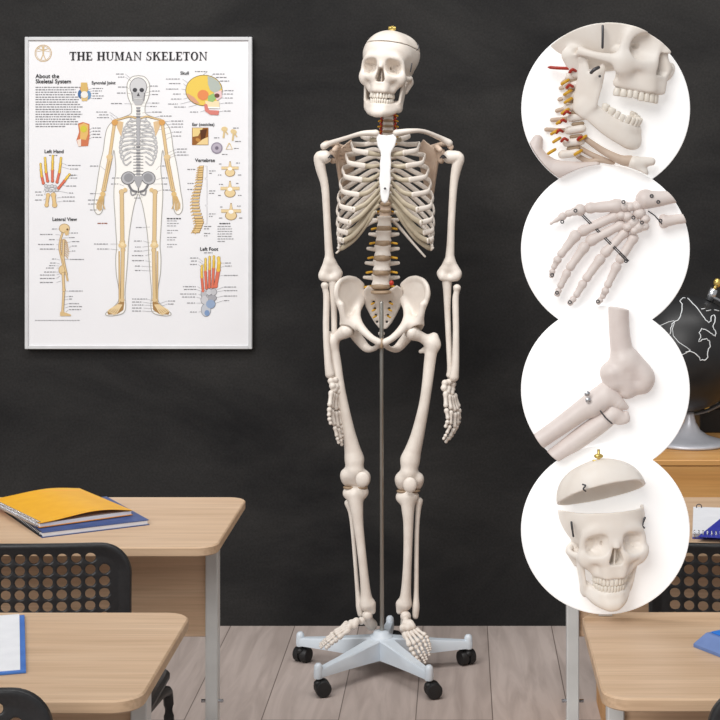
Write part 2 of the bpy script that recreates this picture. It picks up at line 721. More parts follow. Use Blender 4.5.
def mesh_field(fn, lo, hi, h):
    lo = np.asarray(lo, float) - 2 * h
    hi = np.asarray(hi, float) + 2 * h
    ax = [np.arange(lo[k], hi[k] + h, h, dtype=np.float32) for k in range(3)]
    P = np.meshgrid(*ax, indexing='ij')
    d = fn(P).astype(np.float32)
    d[0], d[-1], d[:, 0], d[:, -1], d[:, :, 0], d[:, :, -1] = [np.maximum(q, h) for q in (d[0], d[-1], d[:, 0], d[:, -1], d[:, :, 0], d[:, :, -1])]
    d = np.where(np.abs(d) < 1e-7, 1e-7, d)
    return surface_nets(d, lo, h)


def bounds(pts, pad):
    pts = np.asarray(pts, float)
    return pts.min(0) - pad, pts.max(0) + pad


def chain_mesh(parts, h=0.0028, k=0.012, extra=None):
    """parts = list of ([(point, radius), ...]) blended into one bone."""
    allp = [p for c in parts for p, r in c]
    rmax = max(r for c in parts for p, r in c)
    lo, hi = bounds(allp, rmax + 0.004)

    def fn(P):
        d = None
        for c in parts:
            if len(c) == 1:
                e = q_ell(P, c[0][0], (c[0][1],) * 3)
            else:
                e = q_chain(P, [q[0] for q in c], [q[1] for q in c], k)
            d = e if d is None else smin(d, e, k)
        if extra:
            d = extra(P, d)
        return d
    return mesh_field(fn, lo, hi, h)


# ------------------------------------------------------------------ skull (millimetres, face towards -Y)
def skull_outer(P):
    x, y, z = np.abs(P[0]), P[1], P[2]
    Q = (x, y, z)
    d = q_ell(Q, (0, 3, 50), (69, 87, 67))
    d = smin(d, q_ell(Q, (0, -36, 48), (55, 54, 54)), 22)
    d = smin(d, q_ell(Q, (30, 28, 62), (41, 48, 44)), 18)
    d = smin(d, q_ell(Q, (0, 48, 22), (50, 43, 36)), 18)
    return d


def skull_inner(P):
    x, y, z = np.abs(P[0]), P[1], P[2]
    Q = (x, y, z)
    d = q_ell(Q, (0, 3, 50), (63.5, 81, 61))
    d = smin(d, q_ell(Q, (0, -36, 48), (49, 48.5, 48)), 22)
    d = smin(d, q_ell(Q, (30, 28, 62), (36, 43, 39)), 18)
    return smax(d, 40 - z - np.maximum(0, y + 42) * 0.9, 6)


CUT = {'z': 78.0}


def cut_plane(P, dz=0.0):
    return (P[2] - (CUT['z'] + dz)) + (P[1] + 10) * 0.08


def cranium_field(P):
    x, y, z = np.abs(P[0]), P[1], P[2]
    Q = (x, y, z)
    d = skull_outer(P)
    # hollow of the temples
    d = smax(d, -q_ell(Q, (77, -50, 14), (18, 28, 32)), 14)
    # flat skull base
    d = smax(d, -(z + 12 + np.maximum(0, y - 20) * 0.10), 10)
    # upper jaw and mid face
    f = q_ell(Q, (0, -63, -10), (33, 29, 28))
    f = smin(f, q_cone(Q, (0, -64, -28), (0, -66, -38), 26, 23), 12)
    f = smin(f, q_chain(Q, [(0, -84, -34), (13, -81, -34), (23, -67, -34), (26, -48, -33)], [8, 8, 8, 7.5], 6), 8)
    f = smin(f, q_cone(Q, (15, -82, -16), (12, -85, -36), 9, 7), 8)
    f = smin(f, q_cone(Q, (0, -84, 32), (0, -96, 13), 9.5, 5.5), 8)
    f = smin(f, q_cone(Q, (10, -86, 26), (16, -84, -8), 7, 8), 8)
    # brow, orbit rim, cheek bone
    f = smin(f, q_chain(Q, [(0, -83, 40), (18, -84, 39.5), (36, -80, 38), (48, -71, 28), (51.5, -66, 10), (50, -66, -3)], [9, 8, 7, 6.5, 6.5, 8.5], 7), 10)
    f = smin(f, q_chain(Q, [(18, -84, -5), (34, -79, -7.5), (49, -68, -4)], [8, 8, 9], 7), 9)
    f = smin(f, q_ell(Q, (47, -66, -9), (12.5, 11, 12)), 8)
    f = smin(f, q_cone(Q, (45, -64, -14), (30, -62, -30), 10, 8), 10)
    f = smax(f, -(z + 41.5), 4)
    d = smin(d, f, 12)
    # cheek arch
    d = smin(d, q_chain(Q, [(54, -60, -6), (63.5, -40, -5), (65, -22, -3), (61, -6, -1)], [7.0, 5, 4.8, 6], 5), 6)
    # eye sockets: rounded squares that narrow towards the back
    u, v = x - 32.0, z - 15.0 + (x - 32) * .16
    sq = (np.abs(u / 20.5) ** 3 + np.abs(v / 18.6) ** 3) ** (1 / 3)
    dep = np.clip((y + 96) / 50, 0, 1)
    o = (sq - (1.0 - .75 * dep ** 1.6)) * 15
    o = np.maximum(o, y + 52)
    d = smax(d, -o, 3)
    d = smax(d, -q_cone(Q, (20, -62, 15), (15, -54, 13), 4, 3), 2)
    # side wall behind the socket
    w = np.minimum(q_cone(Q, (49, -66, 20), (36, -46, 14), 5, 9), q_cone(Q, (49, -65, 6), (38, -46, 8), 5, 9))
    d = np.minimum(d, w)
    # nose opening with a thin septum
    n2 = q_poly2(x, z, [(-5, 10), (3.5, 10), (6, 4), (9.5, -5), (11.5, -12), (9, -16.5), (3, -17), (-5, -16)]) - 1.0
    n = np.maximum(n2, y + 56)
    n = np.maximum(n, -(y + 112))
    sept = np.maximum(np.abs(P[0] - .5) - 1.2, -(y + 79))
    n = np.maximum(n, -sept)
    d = smax(d, -n, 2.0)
    # hollow under the palate
    d = smax(d, -q_ell(Q, (0, -50, -48), (17, 27, 16)), 5)
    # mastoid, ear opening, skull-base block
    m = smin(q_cone(Q, (53, 10, -8), (48, 4, -28), 13, 7), q_ell(Q, (0, 6, -12), (22, 30, 10)), 8)
    d = smin(d, m, 10)
    d = smin(d, q_cone(Q, (18, -44, -10), (16, -40, -36), 6, 4), 6)
    d = smax(d, -q_cone(Q, (75, 0, 0), (58, -2, -1), 5, 4), 3)
    return smax(d, -skull_inner(P), 1.5)


def skull_base_field(P):
    return smax(cranium_field(P), cut_plane(P), 0.8)


def skull_cap_field(P):
    d = smax(skull_outer(P), -skull_inner(P), 1.0)
    return smax(d, -cut_plane(P, 1.9), 0.8)


def jaw_field(P):
    x, y, z = np.abs(P[0]), P[1], P[2]
    Q = (x, y, z)
    d = q_chain(Q, [(0, -86, -83), (13, -83, -82.5), (29, -61, -78), (42, -28, -67)], [9.5, 9.5, 8.5, 7.5], 8)
    d = smin(d, q_chain(Q, [(0, -82, -69), (15, -78, -69), (27, -56, -67), (39, -32, -59)], [6.5, 6.5, 6.5, 6.5], 6), 10)
    d = smin(d, q_ell(Q, (0, -90, -86), (14, 7, 7)), 6)
    poly = [(-12, -62), (-8, -36), (0, -10), (-6, -4), (-13, -9), (-22, -20), (-31, -13), (-37, -2), (-43, -6), (-47, -30), (-49, -58), (-34, -77), (-19, -75)]
    pl = q_poly2(y, z, poly)
    r = smax(pl, np.abs(x - (44.5 + (z + 66) * 0.10)) - 3.8, 5)
    d = smin(d, r, 8)
    d = smin(d, q_ell(Q, (50, -5, -8), (9, 5.5, 6)), 5)
    return d


def arch(t, ax, ay, cy):
    return ax * math.sin(t), cy - ay * math.cos(t)


def tooth_mesh(c, w, d, hgt, ang, up):
    """A crown with a flat waist: rounded block tapering to the gum."""
    prof = [(0.0, .62), (.12, .8), (.55, 1.0), (.85, .98), (.97, .82), (1.0, .5)]
    n = 10
    v, f = [], []
    for t, s in prof:
        for k in range(n):
            a = 2 * math.pi * k / n
            ca, sa = math.cos(a), math.sin(a)
            px = math.copysign(abs(ca) ** .6, ca) * w / 2 * s
            py = math.copysign(abs(sa) ** .6, sa) * d / 2 * (s if up else s)
            v.append((px, py, -t * hgt if up else t * hgt))
    for i in range(len(prof) - 1):
        for k in range(n):
            k2 = (k + 1) % n
            f.append((i * n + k, i * n + k2, (i + 1) * n + k2, (i + 1) * n + k))
    f.append(tuple(range(n)))
    f.append(tuple((len(prof) - 1) * n + k for k in range(n)))
    return xform((np.array(v), f), rotm('Z', ang), c)


def teeth_set(upper):
    b = MB()
    ws = [8.2, 6.6, 7.6, 7, 7, 9.5, 9.5] if upper else [5.4, 6, 7, 7, 7.2, 10, 10]
    ax, ay, cy = (28, 38, -48) if upper else (26, 35.5, -49)
    for sd in (-1, 1):
        t = 0.0
        for i, w in enumerate(ws):
            # step along the arch by tooth width
            def ds(t):
                return math.hypot(ax * math.cos(t), ay * math.sin(t))
            t += w / 2 / ds(t)
            px, py = arch(t, ax, ay, cy)
            dirx, diry = ax * math.cos(t), ay * math.sin(t)
            ang = math.degrees(math.atan2(diry, dirx))
            depth = 6.5 if i < 3 else 9
            hgt = (12 if i < 3 else 10.8) if upper else (10.8 if i < 3 else 9.8)
            z0 = -41 if upper else -64 + (max(0, i - 3) * 1.2)
            if upper:
                z0 -= 0 if i < 3 else -1.0
            b.add(tooth_mesh((sd * px, py, z0), w * .94, depth, hgt, ang * sd, upper))
            t += w / 2 / ds(t)
    return b.geo()


SK_LO, SK_HI = (-78, -112, -50), (78, 94, 122)
JAW_LO, JAW_HI = (-68, -104, -100), (68, 8, 4)
_cache = {}


def skull_geo(key):
    if key not in _cache:
        h = 1.7
        if key == 'base':
            _cache[key] = mesh_field(skull_base_field, SK_LO, (78, 94, 90), h)
        elif key == 'cap':
            _cache[key] = mesh_field(skull_cap_field, (-78, -100, 60), (78, 96, 124), h)
        elif key == 'jaw':
            _cache[key] = mesh_field(jaw_field, JAW_LO, JAW_HI, h)
        elif key == 'upper':
            _cache[key] = teeth_set(True)
        elif key == 'lower':
            _cache[key] = teeth_set(False)
    return _cache[key]


def brass_screw():
    g = lathe([(4, 108), (4, 116), (9, 116.5), (9, 119), (5, 119.5), (5, 128), (3, 129)], seg=14)
    return merge(g, box((-10, -3, 119), (10, 3, 127), .8))


# ------------------------------------------------------------------ the hanging skeleton
sk = empty('skeleton_model', PX(381.5, 640, Y0) * np.array([1, 1, 0]) + np.array([0, 0, 0.13]),
           'life-size white anatomical skeleton hanging upright on the wheeled pole', 'skeleton')

# skull
CUT['z'] = 73.0
RS = rotm('Y', 4.5) @ rotm('X', -3) @ rotm('Z', -11)
SKC = S(388.4, 75.5, -0.005)


def sk_skull(g):
    v = np.asarray(g[0], float).copy()
    z = v[:, 2]
    v[:, 2] = np.where(z > 15, 15 + (z - 15) * 1.14, 15 + (z - 15) * 1.34)
    return xform((v * np.array([1.12e-3, 1.06e-3, 1.0e-3]), g[1]), RS, SKC)


skull = make('skull', sk_skull(skull_geo('base')), M['bone'], sk)
make('skull_cap', sk_skull(skull_geo('cap')), M['bone'], skull)
make('jaw', sk_skull(skull_geo('jaw')), M['bone'], skull)
make('upper_teeth', sk_skull(skull_geo('upper')), M['teeth'], skull)
make('lower_teeth', sk_skull(skull_geo('lower')), M['teeth'], skull)
make('brass_screw', sk_skull(brass_screw()), M['brass'], skull)
for sx in (-1, 1):
    if sx > 0:
        make('jaw_spring', sk_skull(tube([(sx * 68, -38, 32), (sx * 67, -38, 22), (sx * 66, -38, 12)], 1.6, 8)), M['dark_metal'], skull)
    if sx > 0:
        make('cap_hook', sk_skull(tube(catmull([(sx * 74, -20, 84), (sx * 78, -20, 80), (sx * 78, -22, 72), (sx * 74, -22, 68)], 4), 1.3, 6)), M['dark_metal'], skull)


# vertebrae -------------------------------------------------------
def vertebra_field(kind):
    def fn(P):
        x, y, z = np.abs(P[0]), P[1], P[2]
        Q = (x, y, z)
        if kind == 'lumbar':
            rr, hh, tp, tz = 1.0, .46, 1.75, .05
        elif kind == 'thoracic':
            rr, hh, tp, tz = 1.0, .5, 1.6, .15
        else:
            rr, hh, tp, tz = 1.0, .42, 1.35, .0
        # waisted body: radius grows to the end plates
        rad = np.sqrt(x * x + (y * 1.2) ** 2)
        body = smax(rad - rr * (.82 + .7 * np.minimum(np.abs(z), .5) ** 1.6), np.abs(z) - hh, .12)
        arc = q_chain(Q, [(.45, .7, .12), (.62, 1.05, .1), (.3, 1.45, 0)], [.22, .2, .2], .15)
        sp = q_cone(Q, (0, 1.45, 0), (0, 2.2, -.35), .2, .16)
        tr = q_cone(Q, (.6, 1.0, tz), (tp, 1.1 if kind != 'cervical' else .6, tz + .08), .23, .15)
        art = q_cone(Q, (.55, 1.1, -.5), (.5, 1.15, .5), .18, .18)
        d = smin(body, arc, .15)
        d = smin(d, sp, .15)
        d = smin(d, tr, .15)
        return smin(d, art, .12)
    return fn


VERT = {k: mesh_field(vertebra_field(k), (-2.1, -1.2, -.9), (2.1, 2.6, .9), .075) for k in ('lumbar', 'thoracic', 'cervical')}


def spine_points():
    """(px, py, dy, half width px, kind)"""
    L = []
    for i in range(-2, 5):      # neck
        L.append((388.5 - .15 * i, 112.5 + i * 5.4, .030 + .002 * i, 5.6 + .2 * i, 'cervical', 5.4))
    for i in range(12):
        L.append((387.6 - .22 * i, 139.5 + i * 6.85, .050 + .020 * math.sin(math.pi * i / 11), 5.2 + .1 * i, 'thoracic', 6.85))
    y = 221.5
    for i in range(5):
        L.append((384.4 - .85 * i, y + i * 14.0 + .5 * i, .030 - .018 * math.sin(math.pi * i / 4), 7.8 + .55 * i, 'lumbar', 13.2))
    return L


SP = spine_points()
spine = part_empty('spine', S(385, 290, .02), sk)
for i, (px, py, dy, hw, kind, pitch) in enumerate(SP):
    if i + 1 < len(SP):
        qx, qy, qd = SP[i + 1][:3]
    else:
        qx, qy, qd = px - 1, py + pitch, dy + .01
    m = (S(px, py, dy) + S(qx, qy, qd)) / 2
    r = hw / 344
    hh = {'lumbar': .0085, 'thoracic': .005, 'cervical': .004}[kind]
    make('spinal_disc', lathe([(r * .8, -hh), (r * .96, -hh * .5), (r * .96, hh * .5), (r * .8, hh)], m, 20), M['disc_tan'], spine)
for i, (px, py, dy, hw, kind, pitch) in enumerate(SP):
    r = hw / 344
    zs = pitch / 344 / 1.12
    v, f = VERT[kind]
    v = v * np.array([r, r * (.85 if kind == 'lumbar' else .8), zs])
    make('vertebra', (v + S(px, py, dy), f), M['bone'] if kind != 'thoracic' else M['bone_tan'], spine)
for i, (px, py, dy, hw, kind, pitch) in enumerate(SP):
    if 7 < i < 14:
        continue
    r = hw / 344
    for sx in (-1, 1):
        a = S(px, py + pitch * .52, dy + r * .5) + np.array([sx * r * .75, 0, 0])
        b = a + np.array([sx * r * (.85 if kind == 'lumbar' else .9), -.006, -.002])
        make('nerve', tube([a, (a + b) / 2 + np.array([0, 0, .001]), b], .0026 if kind != 'lumbar' else .0034, 8), M['nerve'], spine)
for sx in (-1, 1):
    for i, (px, py, dy, hw, kind, pitch) in enumerate(SP[2:7]):
        a = S(px + sx * (hw + .4), py - 1.4, dy + .004)
        b_ = S(px + sx * (hw + 1.6), py + .8, dy - .003)
        c_ = S(px + sx * (hw - .2), py + 2.6, dy - .002)
        make('neck_artery', tube(catmull([a, b_, c_], 4), .0026, 8), M['artery'], spine)
make('prolapsed_disc', ball(S(391.5, 283, -.014), (.007, .006, .008)), M['artery'], spine)


# rib cage ----------------------------------------------------------
ST_DY = -.092
st_poly = [(377.5, 133.5), (381, 134.8), (386.5, 135.5), (391.5, 134.8), (395.5, 133), (396.8, 139), (395, 146), (391.5, 152), (390.8, 156),
           (391.4, 164), (390.6, 172), (391.2, 180), (390, 188), (389.6, 195), (388, 201), (385, 203.5), (382, 201), (380.6, 195), (380.3, 188),
           (379.3, 180), (380.2, 172), (379.8, 164), (381, 156), (380.5, 152), (377.5, 146), (376.4, 139)]
st3 = [S(x, y, ST_DY) for x, y in st_poly]
st2 = [(p[0], p[2]) for p in st3]


def st_field(P):
    d = q_poly2(P[0], P[2], st2)
    yc = Y0 + ST_DY + (P[2] - S(0, 134)[2]) * 0.10
    return smax(d, np.abs(P[1] - yc) - .0042, .004)


cage = part_empty('rib_cage', S(385, 200, 0), sk)
make('sternum', mesh_field(st_field, *bounds(st3, .03), .0018), M['white_plastic'], cage)
make('sternum_screw', ball(S(385, 188.5, ST_DY - .026), (.0035, .002, .0035)), M['dark_metal'], cage)

CXR = 385.5
# rib number: (vertebra y, lateral y, lateral half width px, bone end (half width, y), cartilage path to the sternum)
RIBS = {
    1: (138, 136.5, 24, (14, 139), [(9, 140)]),
    2: (144.5, 144, 34, (18, 153), [(12, 154), (6, 155)]),
    3: (151, 156, 39.5, (21, 166), [(13, 166.5), (6, 165)]),
    4: (158, 170, 43, (24, 180), [(15, 179.5), (6, 174)]),
    5: (165, 184, 45.5, (27, 195), [(17, 192), (6, 182)]),
    6: (172, 198, 47.5, (31, 210), [(20, 204), (11, 195), (5.5, 188.5)]),
    7: (179, 211, 48.5, (35, 223), [(25, 216), (13, 203), (5, 195)]),
    8: (186, 223, 48.5, (38, 233), [(29, 227), (17, 212), (8, 202), (4, 198)]),
    9: (193, 233, 48, (42, 241), [(34, 236.5), (24, 226), (14, 212), (7, 205)]),
    10: (200, 241, 47, (45, 248.5), [(41, 246.5), (30, 238), (19, 224), (11, 212)]),
}
for sx in (-1, 1):
    for n, (yv, yl, w, (wc, yc), cart) in RIBS.items():
        sc = 1.0
        back = [(5, yv, .052), (12, yv - 1.5, .078), (w * .62, yv + (yl - yv) * .35, .094), (w * .93, yv + (yl - yv) * .75, .060)]
        fr = [(w, yl, .018), (w * .965, yl + (yc - yl) * .38, -.030), ((w * .87 + wc * .13) if n > 7 else (w * .8 + wc * .2), yl + (yc - yl) * .72, -.062 if n < 8 else -.050), (wc, yc, -.090 if n < 8 else -.068)]
        if n == 1:
            back = [(5, yv, .052), (12, yv - 1.5, .066), (20, 135, .050)]
            fr = [(24, 136, .010), (21, 137.5, -.035), (14, 139.5, -.070)]
        if n == 10:
            fr[-1] = (wc, yc, -.045)
        pts = catmull([S(CXR + sx * a, b, c) for a, b, c in back + fr], 7)
        m = len(pts)
        hgt = np.full(m, .0074) * (1.0 if n > 1 else .9)
        hgt[:8] = np.linspace(.0048, .0072, 8)
        hgt[-9:] = np.linspace(.0074, .0086, 9)
        # bone in one piece, same material front and back
        make('rib', tube(pts, .0034, 10, hgt), M['bone'], cage)
        e = fr[-1]
        cp = [(e[0] + .6, e[1] - .1, e[2] + .002)]
        k = len(cart)
        for j, (a, b) in enumerate(cart):
            t = (j + 1) / k
            cp.append((a, b, e[2] * (1 - t) + (ST_DY + .012 - .0 * t) * t))
        cpt = catmull([S(CXR + sx * a, b, c) for a, b, c in cp], 6)
        make('rib_cartilage', tube(cpt, .0042, 10, np.linspace(.0080, .0056, len(cpt))), M['cartilage'], cage)
# floating ribs
make('rib', tube(catmull([S(376, 212, .050), S(362, 216, .075), S(346, 229, .060), S(339.5, 241, .020), S(339, 249, -.01)], 7), .0034, 10, .0055), M['bone'], cage)
make('rib', tube(catmull([S(395, 212, .050), S(410, 216, .075), S(425, 229, .060), S(431, 240, .020), S(431.5, 248, -.01)], 7), .0034, 10, .0055), M['bone'], cage)
make('rib', tube(catmull([S(377, 220, .045), S(366, 226, .058), S(351, 239, .045), S(336.5, 253, .015)], 7), .0036, 10, np.linspace(.0058, .003, 22)), M['bone'], cage)
make('rib', tube(catmull([S(392, 219.5, .045), S(400, 228, .058), S(412, 242, .045), S(425, 256.5, .015)], 7), .0036, 10, np.linspace(.0058, .003, 22)), M['bone'], cage)

# collar bones
for sx, pts in ((-1, [(376, 133, -.092), (362, 133.5, -.085), (346, 138, -.045), (331, 143, .0), (324, 146, .010)]),
                (1, [(396, 133, -.092), (410, 131, -.085), (424, 131.5, -.050), (440, 138, -.005), (449, 143, .010)])):
    p = catmull([S(*q) for q in pts], 7)
    t = np.linspace(0, 1, len(p))
    make('collarbone', tube(p, .0062 + .004 * np.abs(t - .45) ** 1.5 * 3, 12), M['bone'], sk)

# shoulder blades
for sx in (-1, 1):
    def B(px, py, dy, sx=sx):
        return S(387.2 + sx * px, py, dy)
    poly3 = [B(54, 152, .03), B(50, 160, .04), B(45, 192, .085), B(43.5, 205, .092), B(40, 200, .096), B(32, 165, .098), B(31, 146, .088), B(36, 139, .075), B(46, 147, .045)]
    poly2 = [(p[0], p[2]) for p in poly3]
    A = np.array([[p[0], p[2], 1] for p in poly3])
    co = np.linalg.lstsq(A, np.array([p[1] for p in poly3]), rcond=None)[0]

    def sc_field(P, poly2=poly2, co=co, B=B):
        pl = q_poly2(P[0], P[2], poly2)
        ys = co[0] * P[0] + co[1] * P[2] + co[2]
        d = smax(pl, np.abs(P[1] - ys) - .0028, .003)
        d = smin(d, q_chain(P, [B(52, 153, .028), B(49, 166, .045), B(44, 203, .09)], [.008, .006, .005], .006), .006)
        # glenoid, spine with acromion, coracoid
        d = smin(d, q_cone(P, B(54.5, 153, .022), B(54, 160, .026), .012, .011), .008)
        d = smin(d, q_chain(P, [B(33, 150, .100), B(48, 146, .075), B(60, 143.5, .045), B(63.5, 147, .015)], [.005, .007, .009, .009], .006), .006)
        d = smin(d, q_chain(P, [B(51, 151, .03), B(49, 146.5, -.005), B(53, 150, -.028)], [.010, .008, .0075], .006), .006)
        return d
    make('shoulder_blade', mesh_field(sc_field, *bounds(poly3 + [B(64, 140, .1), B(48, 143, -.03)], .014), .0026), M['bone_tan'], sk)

# arms
def Cn(lst):
    return [(S(x, y, dy), r) for x, y, dy, r in lst]


for sx in (-1, 1):
    if sx < 0:
        hu = [Cn([(325, 157, .012, .020), (319.5, 158, .012, .017), (321, 170, .012, .0145), (325, 187, .012, .0115), (327, 220, .010, .0105), (328.5, 245, .008, .0115), (330, 262, .006, .014)]),
              Cn([(328, 262, .006, .012), (324, 273, .004, .014)]), Cn([(333, 264, .006, .011), (338.5, 273, .008, .0125)]),
              Cn([(327, 270, .006, .011), (334, 270, .006, .011)]),
              Cn([(323, 277, -.001, .0125), (331, 278.5, -.001, .0105), (336, 277, -.001, .0125)])]
        ul = [Cn([(333, 281, .006, .014), (333.5, 290, .006, .012), (334, 312, .004, .0092), (334, 345, -.002, .0085), (332.5, 368, -.008, .0085), (332, 373, -.008, .0095)]),
              Cn([(333, 275, .022, .011), (333, 283, .020, .012)])]
        ra = [Cn([(324.8, 285.5, .0, .0115), (325.2, 289, .0, .0085), (326.5, 299, .0, .0095), (326, 330, -.012, .0092), (328, 360, -.020, .011), (330, 374, -.022, .014)])]
        wr = (335.5, 383, -.022)
    else:
        hu = [Cn([(449.5, 157, .012, .020), (458.5, 158, .012, .017), (456, 170, .012, .0145), (453.5, 187, .012, .0115), (451.5, 220, .010, .0105), (450.5, 245, .008, .0115), (449.5, 262, .006, .014)]),
              Cn([(451, 262, .006, .012), (457, 273, .004, .014)]), Cn([(447, 264, .006, .011), (441, 273, .008, .0125)]),
              Cn([(453, 270, .006, .011), (446, 270, .006, .011)]),
              Cn([(456, 277, -.001, .0125), (449, 278.5, -.001, .0105), (443, 277, -.001, .0125)])]
        ul = [Cn([(447, 281, .006, .014), (447.2, 290, .006, .012), (447.5, 312, .004, .0092), (449, 345, -.002, .0085), (450, 368, -.008, .0085), (449.5, 375, -.008, .0095)]),
              Cn([(447, 275, .022, .011), (447, 283, .020, .012)])]
        ra = [Cn([(457, 288, .0, .0115), (456.6, 291.5, .0, .0085), (455.5, 301, .0, .0095), (456, 330, -.012, .0092), (455.5, 362, -.020, .011), (454, 377, -.022, .014)])]
        wr = (449, 386, -.022)
    make('upper_arm_bone', chain_mesh(hu, .0026), M['bone'], sk)
    make('ulna', chain_mesh(ul, .0024), M['bone'], sk)
    make('radius', chain_mesh(ra, .0024), M['bone'], sk)
    make('shoulder_screw', merge(cyl(S(387.2 + sx * 56, 157, -.018), S(387.2 + sx * 56, 157, -.005), .0055, 10),
                                 tube(catmull([S(387.2 + sx * 53, 158, -.012), S(387.2 + sx * 56, 155, -.020), S(387.2 + sx * 59, 158, -.012)], 4), .0018, 6)), M['dark_metal'], sk)
    # hand
    hand = part_empty('hand', S(*wr), sk)
    if sx < 0:
        car = [(331, 381, -.03), (335, 380, -.022), (339, 382, -.012), (332.5, 386, -.034), (336, 386.5, -.024), (340, 387, -.012), (334, 390, -.03), (338, 391.5, -.018)]
        fingers = [[(331.5, 390, -.042), (329.5, 407, -.058), (329.0, 417, -.064), (331, 425, -.066)],
                   [(333.5, 392, -.036), (331.5, 409, -.042), (334.5, 426, -.046), (337, 437, -.044), (339, 444, -.040)],
                   [(335.5, 393, -.026), (335.5, 411, -.028), (338, 428, -.030), (340.5, 439, -.028), (342, 446, -.024)],
                   [(338, 393, -.016), (338.5, 410, -.014), (341, 425, -.012), (342, 434, -.010), (342, 440, -.008)],
                   [(340, 392, -.008), (341.5, 408, -.002), (343, 419, .002), (343, 426, .004), (342, 431, .006)]]
    else:
        car = [(445, 383, -.03), (449, 382, -.022), (453, 384, -.012), (444, 388, -.034), (448, 388.5, -.024), (452, 389, -.012), (447, 392, -.03), (451, 393, -.018)]
        fingers = [[(445.5, 391, -.042), (446, 408, -.052), (448.3, 420, -.056), (445, 428, -.056)],
                   [(448.5, 394, -.036), (451, 410, -.044), (450.5, 425, -.050), (446.5, 434, -.052), (443, 440, -.052)],
                   [(450.5, 395, -.026), (455, 412, -.030), (454.5, 428, -.034), (449.5, 437, -.036), (445, 443, -.036)],
                   [(452.5, 394.5, -.016), (457.5, 411, -.016), (457.5, 425, -.016), (453, 434, -.018), (448.5, 440, -.018)],
                   [(454, 393, -.008), (459, 408, -.002), (459.3, 420, .0), (456.5, 428, .0), (452.5, 433, .0)]]
    make('wrist_bones', chain_mesh([[(S(*c), .0098)] for c in car], .0022, .004), M['bone'], hand)
    for fi, ch in enumerate(fingers):
        rr = [.0080, .0074, .0064, .0056, .0048] if fi else [.0084, .0076, .0066, .0054]
        for j in range(len(ch) - 1):
            a, b = S(*ch[j]), S(*ch[j + 1])
            make('finger_bone', small_bone(a + (b - a) * .02, b - (b - a) * .02, rr[j], rr[j + 1], 8, .76), M['bone'], hand)

# pelvis -------------------------------------------------------------
CP = 382.0
il_poly = [(18.5, 304), (18, 294), (20, 284.5), (27, 278.5), (34, 277), (41, 279.5), (45.2, 285), (46.5, 293), (44.5, 302), (40.5, 310), (39.5, 316), (40, 324), (35, 332), (27, 333), (22.5, 326), (23.5, 314)]
pelvis_b = MB()
side_geo = []
for sx in (-1, 1):
    def H(a, b, dy, sx=sx):
        return S(CP + sx * a, b, dy)
    z_lo, z_hi = S(0, 335)[2], S(0, 277)[2]
    p2 = [(sx * (H(a, b, 0)[0] - S(CP, 0)[0]), H(a, b, 0)[2]) for a, b in il_poly]
    cx0 = S(CP, 0)[0]

    def hip(P, sx=sx, p2=p2, H=H, cx0=cx0):
        u = sx * (P[0] - cx0)          # lateral distance in metres
        z = P[2]
        pl = q_poly2(u, z, p2)
        # blade surface: hollow facing forward; outer edge comes forward, inner edge lies back
        uu = np.clip(u / .135, 0, 1.1)
        ys = Y0 + .066 - .085 * uu ** 1.8
        blade = smax(pl, np.abs(P[1] - ys) - .0055, .006)
        def cy(a):
            return .066 - .085 * min(a / 344 / .135, 1.1) ** 1.8
        crest = q_chain(P, [H(20, 285, cy(20)), H(26, 279.8, cy(26)), H(34, 278.0, cy(34)), H(41.5, 280.8, cy(41.5)), H(45.4, 288, cy(45.4) - .002), H(45.4, 297, cy(45.4) - .004), H(41.5, 306, cy(41.5) - .006)],
                        [.0055, .0055, .0055, .0060, .0070, .0075, .007], .006)
        d = smin(blade, crest, .010)
        # line of the brim, acetabulum, pubic branch, seat bone
        d = smin(d, q_chain(P, [H(21.5, 298, .052), H(24.5, 310, .026), H(25, 320, -.002), H(19.5, 329.5, -.032), H(10.5, 338, -.052), H(3.2, 342.2, -.056)],
                            [.008, .010, .0125, .0120, .0100, .0105], .008), .014)
        d = smin(d, q_ell(P, H(32, 326, .0), (.026, .026, .026)), .02)
        d = smin(d, q_chain(P, [H(40.5, 305, -.024), H(38.5, 316, -.020), H(34, 326, -.01)], [.008, .010, .014], .008), .016)
        d = smin(d, q_chain(P, [H(29, 332, .018), H(22, 341, .032), H(15.5, 348, .028), H(9, 349, -.004), H(3.5, 345.5, -.045)], [.016, .015, .0125, .0075, .008], .008), .012)
        d = smin(d, q_cone(P, H(24, 322, .045), H(18.5, 327, .055), .008, .003), .008)
        d = smax(d, -q_ell(P, H(35.5, 331.5, -.012), (.0235, .0235, .0235)), .004)
        return d
    lo, hi = bounds([H(0, 277, -.08), H(50, 355, .095)], .012)
    side_geo.append(mesh_field(hip, lo, hi, .0026))
hipL, hipR = side_geo
sac_poly = [(-19, 291), (-14.5, 286), (-6, 291), (0, 293), (6, 291), (14.5, 286), (20, 290), (20.5, 301), (17.5, 309), (13, 318), (9, 325), (4, 331), (0, 332), (-4, 331), (-9, 325), (-13, 318), (-17.5, 309), (-20, 301)]
s2 = [(S(CP + a, 0)[0], S(0, b)[2]) for a, b in sac_poly]


def sac_field(P):
    pl = q_poly2(P[0], P[2], s2)
    t = (S(0, 283)[2] - P[2]) / (48 / 344)
    ys = Y0 + .026 + .050 * np.sin(np.clip(t, -.2, 1.3) * 1.9)
    d = smax(pl, np.abs(P[1] - ys) - (.016 - .008 * np.clip(t, 0, 1)), .006)
    for k in range(4):
        yy = 302 + 6.6 * k
        for sg in (-1, 1):
            a = S(CP + sg * (8.2 - 1.1 * k), yy, -.03)
            b = S(CP + sg * (8.2 - 1.1 * k), yy, .12)
            d = smax(d, -q_cone(P, a, b, .0048 - .0005 * k, .004), .003)
    return d


